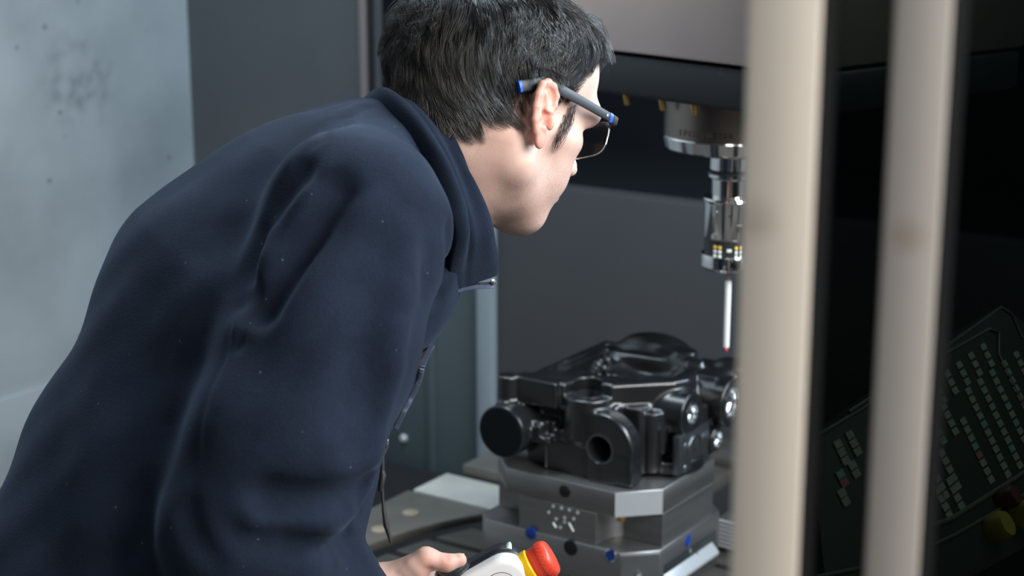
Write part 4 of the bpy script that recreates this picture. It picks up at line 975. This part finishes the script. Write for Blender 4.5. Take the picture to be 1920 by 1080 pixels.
# a little irregular drape everywhere
Xg, Yg, Zg = np.meshgrid(*J.ax, indexing='ij', sparse=True)
J.v += .0022*np.sin(Xg*31+Zg*17+Yg*9)*np.sin(Yg*27-Zg*23+1.3)+.0012*np.sin(Xg*70-Zg*46)*np.sin(Yg*60+Zg*38)
J.v[:, :, 0] = np.maximum(J.v[:, :, 0], .003)
jme = J.mesh('jacket'); jacket = link('jacket', jme, MAT['fleece'], person)
# collar: two puffy rolls between the neck edge and the seam
def spline(ctrl, n):
    c = np.array([tuple(q) for q in ctrl], float); m = len(c); out = []
    for t in np.linspace(0, m-1, n):
        i = min(int(t), m-2); f = t-i; p_ = c[max(i-1, 0)], c[i], c[i+1], c[min(i+2, m-1)]
        out.append(.5*((2*p_[1])+(-p_[0]+p_[2])*f+(2*p_[0]-5*p_[1]+4*p_[2]-p_[3])*f*f+(-p_[0]+3*p_[1]-3*p_[2]+p_[3])*f**3))
    return np.array(out)
Tc = [(905, 440, 1.60), (850, 330, 1.63), (790, 230, 1.63), (754, 186, 1.585), (744, 171, 1.535), (775, 175, 1.480), (812, 206, 1.447), (846, 260, 1.425), (871, 315, 1.418), (892, 370, 1.424), (912, 430, 1.443), (929, 480, 1.470), (931, 512, 1.490)]
Bc = [(850, 500, 1.60), (790, 400, 1.66), (735, 290, 1.66), (715, 225, 1.600), (680, 200, 1.525), (700, 210, 1.470), (735, 244, 1.435), (772, 288, 1.412), (805, 340, 1.400), (832, 400, 1.398), (842, 445, 1.405), (840, 495, 1.425), (840, 541, 1.455)]
NT, NSx = 120, 26
T_ = spline([P(*q) for q in Tc], NT); B_ = spline([P(*q) for q in Bc], NT); axc = np.array((P(770, 330, 1.51)+P(880, 290, 1.51))/2)
bm = bmesh.new(); grid = []
for i in range(NT):
    row = []; q = i/(NT-1)
    tan = (T_[min(i+1, NT-1)]-T_[max(i-1, 0)]); wv = T_[i]-B_[i]; nrm_ = np.cross(tan, wv); nrm_ /= np.linalg.norm(nrm_)
    if nrm_@((T_[i]+B_[i])/2-axc) < 0: nrm_ = -nrm_
    for j in range(NSx):
        s = j/(NSx-1); p = B_[i]*(1-s)+T_[i]*s
        bul = (.014-.010*math.exp(-((q-.33)/.12)**2))*math.sin(math.pi*s)**.7+.0095*sstep(np.float64(q), .3, .45)*math.sin(2*math.pi*s+.4+1.2*math.sin(q*9))*(0.35+.65*min(1, abs(q-.95)*3))-.004*math.exp(-((s-.42-.1*math.sin(q*5))/.07)**2)
        bul *= 1-.85*sstep(np.float64(q), .80, .96)
        row.append(bm.verts.new(p+nrm_*bul))
    # roll the neck edge over, inwards
    for j, (o_, dn) in enumerate(((.003, -.003), (.002, -.008), (-.006, -.010), (-.018, -.009))):
        row.append(bm.verts.new(T_[i]+wv/np.linalg.norm(wv)*o_+nrm_*dn))
    grid.append(row)
for a, b in zip(grid, grid[1:]):
    for j in range(len(a)-1): bm.faces.new((a[j], a[j+1], b[j+1], b[j]))
col = finish('collar', bm, MAT['fleece'], jacket, ang=None)
md = col.modifiers.new('solid', 'SOLIDIFY'); md.thickness = .004; md.offset = 0
# zip: tape along the collar's loose end, teeth, main zip down the chest
def zip_run(pts, n, side, nm='zip'):
    Z_ = spline(pts, n); bm = bmesh.new(); add_tube(bm, [Vector(q) for q in Z_[::2]], .0013, 6); tape = finish(nm+'_tape', bm, MAT['zip_tape'], jacket, ang=60)
    bm = bmesh.new()
    for i in range(n):
        t = Vector(Z_[min(i+1, n-1)]-Z_[max(i-1, 0)]).normalized(); sd = (side-t*side.dot(t)).normalized(); o = Vector(Z_[i])+sd*.0026
        m = frame(o, t, sd, t.cross(sd)); bmesh.ops.create_cube(bm, size=1, matrix=m @ Matrix.Diagonal((.0014, .0036, .0026, 1)))
    te = finish(nm+'_teeth', bm, MAT['zip_teeth'], jacket, bevel=.0003, seg=1); te['kind'] = 'stuff'
zip_run([P(842, 545, 1.452), P(862, 538, 1.462), P(885, 533, 1.474), P(905, 532, 1.483), P(924, 531, 1.489)], 40, -CU)
lathe('zip_stop', [(0, 0), (.0022, 0), (.0026, .003), (0, .0036)], MAT['drip_metal'], jacket, axis_frame(P(925, 529, 1.488), -CF), 12)
def edge_pt(px0, py):                             # right-hand silhouette of the jacket on a pixel row
    best = None
    for px in range(int(px0)-70, int(px0)+70, 2):
        r = P(px, py, 1.0)-CAMP; ds = np.arange(1.30, 1.75, .003); pts = np.array(CAMP)[None]+np.array(r)[None]*ds[:, None]; v = J.lin(pts)
        if (v < 0).any(): best = (px, ds[np.argmin(v)])
    return best
ez = [edge_pt(*q) for q in ((800, 650), (788, 680), (770, 715), (756, 745), (745, 770), (738, 800), (733, 822))]
print('EDGE', [(y, e) for y, e in zip((650, 680, 715, 745, 770, 800, 822), ez)])
zp = [P(e[0]+1, y, e[1]) for e, y in zip(ez, (650, 680, 715, 745, 770, 800, 822))]
zip_run([p for p, y in zip(zp, (650, 680, 715, 745, 770, 800, 822)) if y <= 800], 46, CX, 'front_zip')
e = ez[-1]; dz = e[1]-.01; x0 = e[0]
zpull = [P(x0+1, 822, dz), P(x0+2, 828, dz), P(x0+1, 838, dz), P(x0-5, 850, dz), P(x0-8, 856, dz)]
tube('zip_pull', zpull, .0011, MAT['frame_wire'], jacket, 8)
bm = bmesh.new(); add_tube(bm, [P(x0-8, 854, dz), P(x0-8, 884, dz)], .0017, 8); add_tube(bm, [P(x0-8, 882, dz), P(x0-7, 890, dz), P(x0-11, 915, dz), P(x0-12, 922, dz)], [.0016, .0026, .0022, .0014], 8)
add_tube(bm, [P(x0-9, 905, dz), P(x0-7, 940, dz), P(x0-5, 960, dz), P(x0-1, 985, dz), P(x0+8, 1018, dz)], [.0014, .0012, .0016, .0022, .0009], 8)
pc = finish('pull_cord', bm, MAT['cord_black'], jacket, ang=60)
# trousers and shoes (below the frame)
hipP = P(170, 1290, 1.41); bm = None
Tf = Field((-.72, .70, .06), (-.08, 1.72, 1.06), .010)
for s in (1, -1):
    hip = hipP+rt_*(.085*s)+Vector((0, 0, -.02)); knee = Vector((hip.x-.02, hip.y-.01+.0*s, .50)); ank = Vector((hip.x-.08, hip.y, .11))
    Tf.add(cone(hip, knee, .098, .070), .03); Tf.add(cone(knee, ank, .068, .058), .02)
    sb = Field((ank.x-.10, ank.y-.08, -.004), (ank.x+.22, ank.y+.08, .15), .006)
    sb.add(cone(ank+Vector((-.02, 0, -.07)), ank+Vector((.15, .03, -.075)), .042, .036)); sb.add(cone(ank+Vector((0, 0, -.07)), ank+Vector((0, 0, .02)), .045, .044), .03)
    sb.op((lambda X, Y, Z: .004-Z+0*X+0*Y, sb.lo, sb.lo+sb.h*sb.n), 0, 'add') if False else None
    sb.v = np.maximum(sb.v, (.004-sb.ax[2])[None, None, :]); link('shoe', sb.mesh('shoe'), MAT['shoe_leather'], person)
Tf.add(cone(hipP+rt_*.06, hipP-rt_*.06, .115, .115), .04)
link('trousers', Tf.mesh('trousers'), MAT['trouser_cloth'], person)

# ------------------------------------------------------------------ hand pendant and the hand that holds it
PD = 1.462
L2 = (CX*.86+CU*.50-CF*.10).normalized(); Nn = (-CF+CU*-.22); Nn = (Nn-L2*Nn.dot(L2)).normalized(); Wd = Nn.cross(L2)
PO = P(947, 1092, PD); PM = frame(PO, L2, Wd, Nn)    # x along the pendant, y up-left side, z front; origin near the button end
pen = empty('hand_pendant', PO, frame(Vector((0, 0, 0)), L2, Wd, Nn)); tag(pen, 'white and black hand pendant with red stop button held in the man\'s hand', 'pendant')
def rrect(x0, x1, y0, y1, r, n=8):
    out = []
    for cx_, cy_, a0 in ((x1-r, y1-r, 0), (x0+r, y1-r, 90), (x0+r, y0+r, 180), (x1-r, y0+r, 270)):
        for k in range(n+1): a = math.radians(a0+90*k/n); out.append((cx_+r*math.cos(a), cy_+r*math.sin(a)))
    return out
prism('front_shell', rrect(-.155, .0245, -.0265, .0265, .021), -.004, .016, MAT['pendant_white'], pen, PM, .006, 4)
prism('rear_shell', rrect(-.155, .023, -.0255, .0275, .020), -.026, -.0045, MAT['pendant_black'], pen, PM, .005, 3)
lbl = prism('label', rrect(-.125, .012, -.0185, .0165, .014), .0150, .0164, MAT['pendant_label'], pen, PM, .0003, 1)
bm = bmesh.new(); out = rrect(-.1252, .0122, -.0187, .0167, .0141); add_tube(bm, [(x_, y_, .0161) for x_, y_ in out+out[:1]], .00035, 5); finish('label_edge', bm, MAT['print_grey'], lbl, PM, ang=60)
for k in range(12):
    a0 = math.radians(30*k+4); a1 = math.radians(30*k+26)
    bm = bmesh.new(); add_tube(bm, [(-.011+.0105*math.cos(a), -.002+.0105*math.sin(a), .0164) for a in np.linspace(a0, a1, 6)], .0008, 5)
    finish('dial_mark', bm, MAT['print_grey'], lbl, PM, ang=60)
SM = PM @ frame(Vector((.0235, 0, .000)), Vector((0, 1, 0)), Vector((0, 0, 1)), Vector((1, 0, 0)))
SM = SM @ Matrix.Scale(.92, 4)
lathe('collar_ring', [(0, -.004), (.0165, -.004), (.0175, .000), (.0175, .0045), (.0160, .006), (0, .006)], MAT['stop_yellow'], pen, SM, 40)
bt = lathe('stop_button', [(0, .005), (.0140, .005), (.0165, .008), (.0170, .0145), (.0176, .0155), (.0176, .0215), (.0165, .0240), (.0145, .0255), (0, .0262)], MAT['stop_red'], pen, SM, 48)
bm = bmesh.new()
for k in range(24):
    a = 2*math.pi*k/24; m = SM @ Matrix.Rotation(a, 4, 'Z') @ Matrix.Translation((.0177, 0, .0185)) @ Matrix.Diagonal((.0007, .0012, .0055, 1)); bmesh.ops.create_cube(bm, size=1, matrix=m)
gr = finish('grip_ridges', bm, MAT['stop_red'], bt)
KMt = PM @ frame(Vector((-.033, .0265, -.008)), Vector((1, 0, 0)), Vector((0, 0, -1)), Vector((0, 1, 0)))
lathe('thumb_switch', [(0, 0), (.0140, 0), (.0140, .002), (.0128, .0035), (.0128, .0055), (.0138, .007), (.0138, .0085), (.0125, .010), (0, .0105)], MAT['pendant_black'], pen, KMt, 36)
box('status_light', (.0145, .0195, -.021), (.0190, .0235, -.009), MAT['light_green'], pen, PM, .0012, 2)
# hand
G = Field((-.19, 1.33, .98), (.02, 1.60, 1.17), .0013)
def g(px, py, d): return P(px, py, d)
W0 = g(690, 1118, 1.462); 
G.add(cone(g(640, 1118, 1.42), W0, .024, .024))
G.add(flatcone(W0, g(775, 1105, 1.475), .022, .024, Vector(PM.col[2][:3]), 1.25), .02)
G.add(flatcone(g(775, 1105, 1.475), g(812, 1125, 1.485), .021, .018, Vector(PM.col[2][:3]), 1.3), .015)
# thumb: thenar, two phalanges pressing the switch
G.add(cone(g(735, 1090, 1.455), g(798, 1050, 1.447), .0155, .0100), .010)
G.add(cone(g(800, 1047, 1.447), g(838, 1056, 1.447), .0088, .0072), .006)
G.add(cone(g(838, 1055, 1.447), g(862, 1050, 1.450), .0070, .0060), .004)
G.dent([g(836, 1040, 1.444), g(840, 1052, 1.439)], .0022, .0006); G.dent([g(805, 1070, 1.44), g(815, 1090, 1.44)], .004, .003); G.dent([g(770, 1055, 1.44), g(788, 1080, 1.436)], .005, -.0015); G.dent([g(742, 1075, 1.44), g(760, 1095, 1.438)], .004, .0012)
# four fingers curling round the back and underside of the pendant
for i, (lx, r_, ln) in enumerate(((-.050, .0092, 1.0), (-.070, .0095, 1.08), (-.090, .0090, 1.0), (-.108, .0080, .82))):
    kn = PM @ Vector((lx-.012, -.004, -.040)); m1 = PM @ Vector((lx, -.030, -.042)); m2 = PM @ Vector((lx+.004, -.0385, -.012)); tp = PM @ Vector((lx+.006, -.0375, .006+.004*ln))
    G.add(cone(g(785, 1112, 1.48)*.5+kn*.5, kn, .013, r_*1.12), .010); G.add(cone(kn, m1, r_*1.1, r_), .004); G.add(cone(m1, m2, r_, r_*.92), .003); G.add(cone(m2, tp, r_*.92, r_*.82), .003)
gme = G.mesh('hand'); gco = np.empty(len(gme.vertices)*3, np.float32); gme.vertices.foreach_get('co', gco); gco = gco.reshape(-1, 3)
rd = np.zeros(len(gco), np.float32)
for q, s_ in ((g(830, 1060, 1.44), .014), (g(808, 1062, 1.44), .012), (g(868, 1046, 1.45), .010)): rd = np.maximum(rd, .42*np.exp(-((gco-np.array(q))**2).sum(1)/s_**2))
for nm, arr in (('scalp', rd*0), ('red', rd), ('beard_jaw_shade', rd*0)): a = gme.attributes.new(nm, 'FLOAT', 'POINT'); a.data.foreach_set('value', arr.astype(np.float32))
hand = link('hand', gme, MAT['skin'], person)
nm_ = ellips  # thumb nail
bm = bmesh.new(); bmesh.ops.create_uvsphere(bm, u_segments=16, v_segments=10, radius=1.0)
tn = frame(g(862, 1038, 1.4475), (g(864, 1044, 1.452)-g(842, 1055, 1.447)).normalized(), CF, CU)
zx = (g(862, 1050, 1.450)-g(838, 1055, 1.447)).normalized(); zy = CU.cross(zx).normalized(); zz = zx.cross(zy)
bmesh.ops.transform(bm, matrix=frame(g(860, 1040.5, 1.449), zx, zy, zz) @ Matrix.Diagonal((.0052, .0042, .0009, 1)), verts=bm.verts); mat('nail', (.70, .50, .42), .3, coat=.3)
finish('thumb_nail', bm, MAT['nail'], hand, ang=None)

# ------------------------------------------------------------------ eyeglasses, in head coordinates
gz = empty('eyeglasses', HMX @ Vector((.09, 0, .015)), frame(Vector((0, 0, 0)), hf, hl, hu)); tag(gz, 'half-rim glasses with dark grey temples and blue tips, worn by the man', 'glasses')
def bar(name, pts, hs, ts, m, par):               # flat bar swept along points; hs: half heights, ts: half thickness
    bm = bmesh.new(); rings = []
    for i, p in enumerate(pts):
        p = Vector(p); t = (Vector(pts[min(i+1, len(pts)-1)])-Vector(pts[max(i-1, 0)])).normalized(); yv = Vector((0, 1, 0)); yv = (yv-t*yv.dot(t)).normalized(); zv = t.cross(yv)
        h_, w_ = hs[i], ts
        rings.append([bm.verts.new(p+yv*(w_*a)+zv*(h_*b)) for a, b in ((-1, -.7), (-.6, -1), (.6, -1), (1, -.7), (1, .7), (.6, 1), (-.6, 1), (-1, .7))])
    for a, b in zip(rings, rings[1:]):
        for k in range(8): bm.faces.new((a[k], a[(k+1) % 8], b[(k+1) % 8], b[k]))
    bm.faces.new(rings[0][::-1]); bm.faces.new(rings[-1])
    return finish(name, bm, MAT[m], par, HMX, ang=40)
lens = bpy.data.materials.new('lens'); lens.use_nodes = True; lb_ = lens.node_tree.nodes['Principled BSDF']; lb_.inputs['Transmission Weight'].default_value = 1; lb_.inputs['Roughness'].default_value = 0.02; lb_.inputs['IOR'].default_value = 1.12; lb_.inputs['Base Color'].default_value = (.80, .79, .83, 1); MAT['lens'] = lens
for s in (1, -1):
    tpl = [(.096, s*.072, .0215), (.070, s*.0745, .0225), (.040, s*.0765, .0240), (.012, s*.0775, .0258), (.001, s*.0775, .0252), (-.010, s*.0770, .0195), (-.0235, s*.0755, .0130)]
    tm = bar('temple', tpl, [.0040, .0042, .0045, .0046, .0047, .0050, .0052], .0018, 'temple_grey', gz)
    bar('tip', [(-.0230, s*.0755, .0132), (-.0255, s*.0752, .0119)], [.0053, .0050], .0020, 'temple_blue', tm)
    bar('hinge_band', [(.0905, s*.0726, .0216), (.0945, s*.0722, .0215)], [.0044, .0044], .0021, 'temple_blue', tm)
    bar('logo_mark', [(.0858, s*.0747, .0218), (.0875, s*.0745, .0217)], [.0010, .0010], .0003, 'stylus_white', tm)
    bar('end_piece', [(.0955, s*.072, .0215), (.1020, s*.0705, .0212), (.1035, s*.066, .0205)], [.0042, .0042, .0038], .0020, 'temple_grey', gz)
    # lens outline, curved a little round the face
    oy, oz = [], []
    for k in range(40):
        a = 2*math.pi*k/40; ca, sa = math.cos(a), math.sin(a); oy.append(.0385+.0285*math.copysign(abs(ca)**.55, ca)); oz.append(.0045+.0155*math.copysign(abs(sa)**.55, sa))
    def lx(y, z): return .1045-2.2*max(0, y-.02)**2-.10*(.02-z)
    bm = bmesh.new(); fr_ = [bm.verts.new((lx(y, z)+.0007, s*y, z)) for y, z in zip(oy, oz)]; bk = [bm.verts.new((lx(y, z)-.0007, s*y, z)) for y, z in zip(oy, oz)]
    bm.faces.new(fr_); bm.faces.new(bk[::-1])
    for k in range(40): bm.faces.new((fr_[k], fr_[(k+1) % 40], bk[(k+1) % 40], bk[k]))
    finish('lens', bm, lens, gz, HMX)
    rim = [(lx(oy[k], oz[k]), s*oy[k], oz[k]) for k in list(range(0, 40))+[0]]
    bm = bmesh.new(); add_tube(bm, rim, .0008, 6); finish('rim', bm, MAT['frame_wire'], gz, HMX, ang=60)
    bar('brow_bar', [(lx(oy[k], oz[k]), s*oy[k], oz[k]+.001) for k in range(3, 18)], [.0022]*15, .0015, 'temple_grey', gz)
    bm = bmesh.new(); add_tube(bm, [(.1035, s*.012, .004), (.099, s*.0125, .000), (.096, s*.0115, -.004)], .0008, 6); finish('pad_arm', bm, MAT['frame_wire'], gz, HMX, ang=60)
bm = bmesh.new(); add_tube(bm, [(.1045, -.012, .012), (.107, -.005, .015), (.107, .005, .015), (.1045, .012, .012)], .0014, 8); finish('bridge', bm, MAT['temple_grey'], gz, HMX, ang=60)
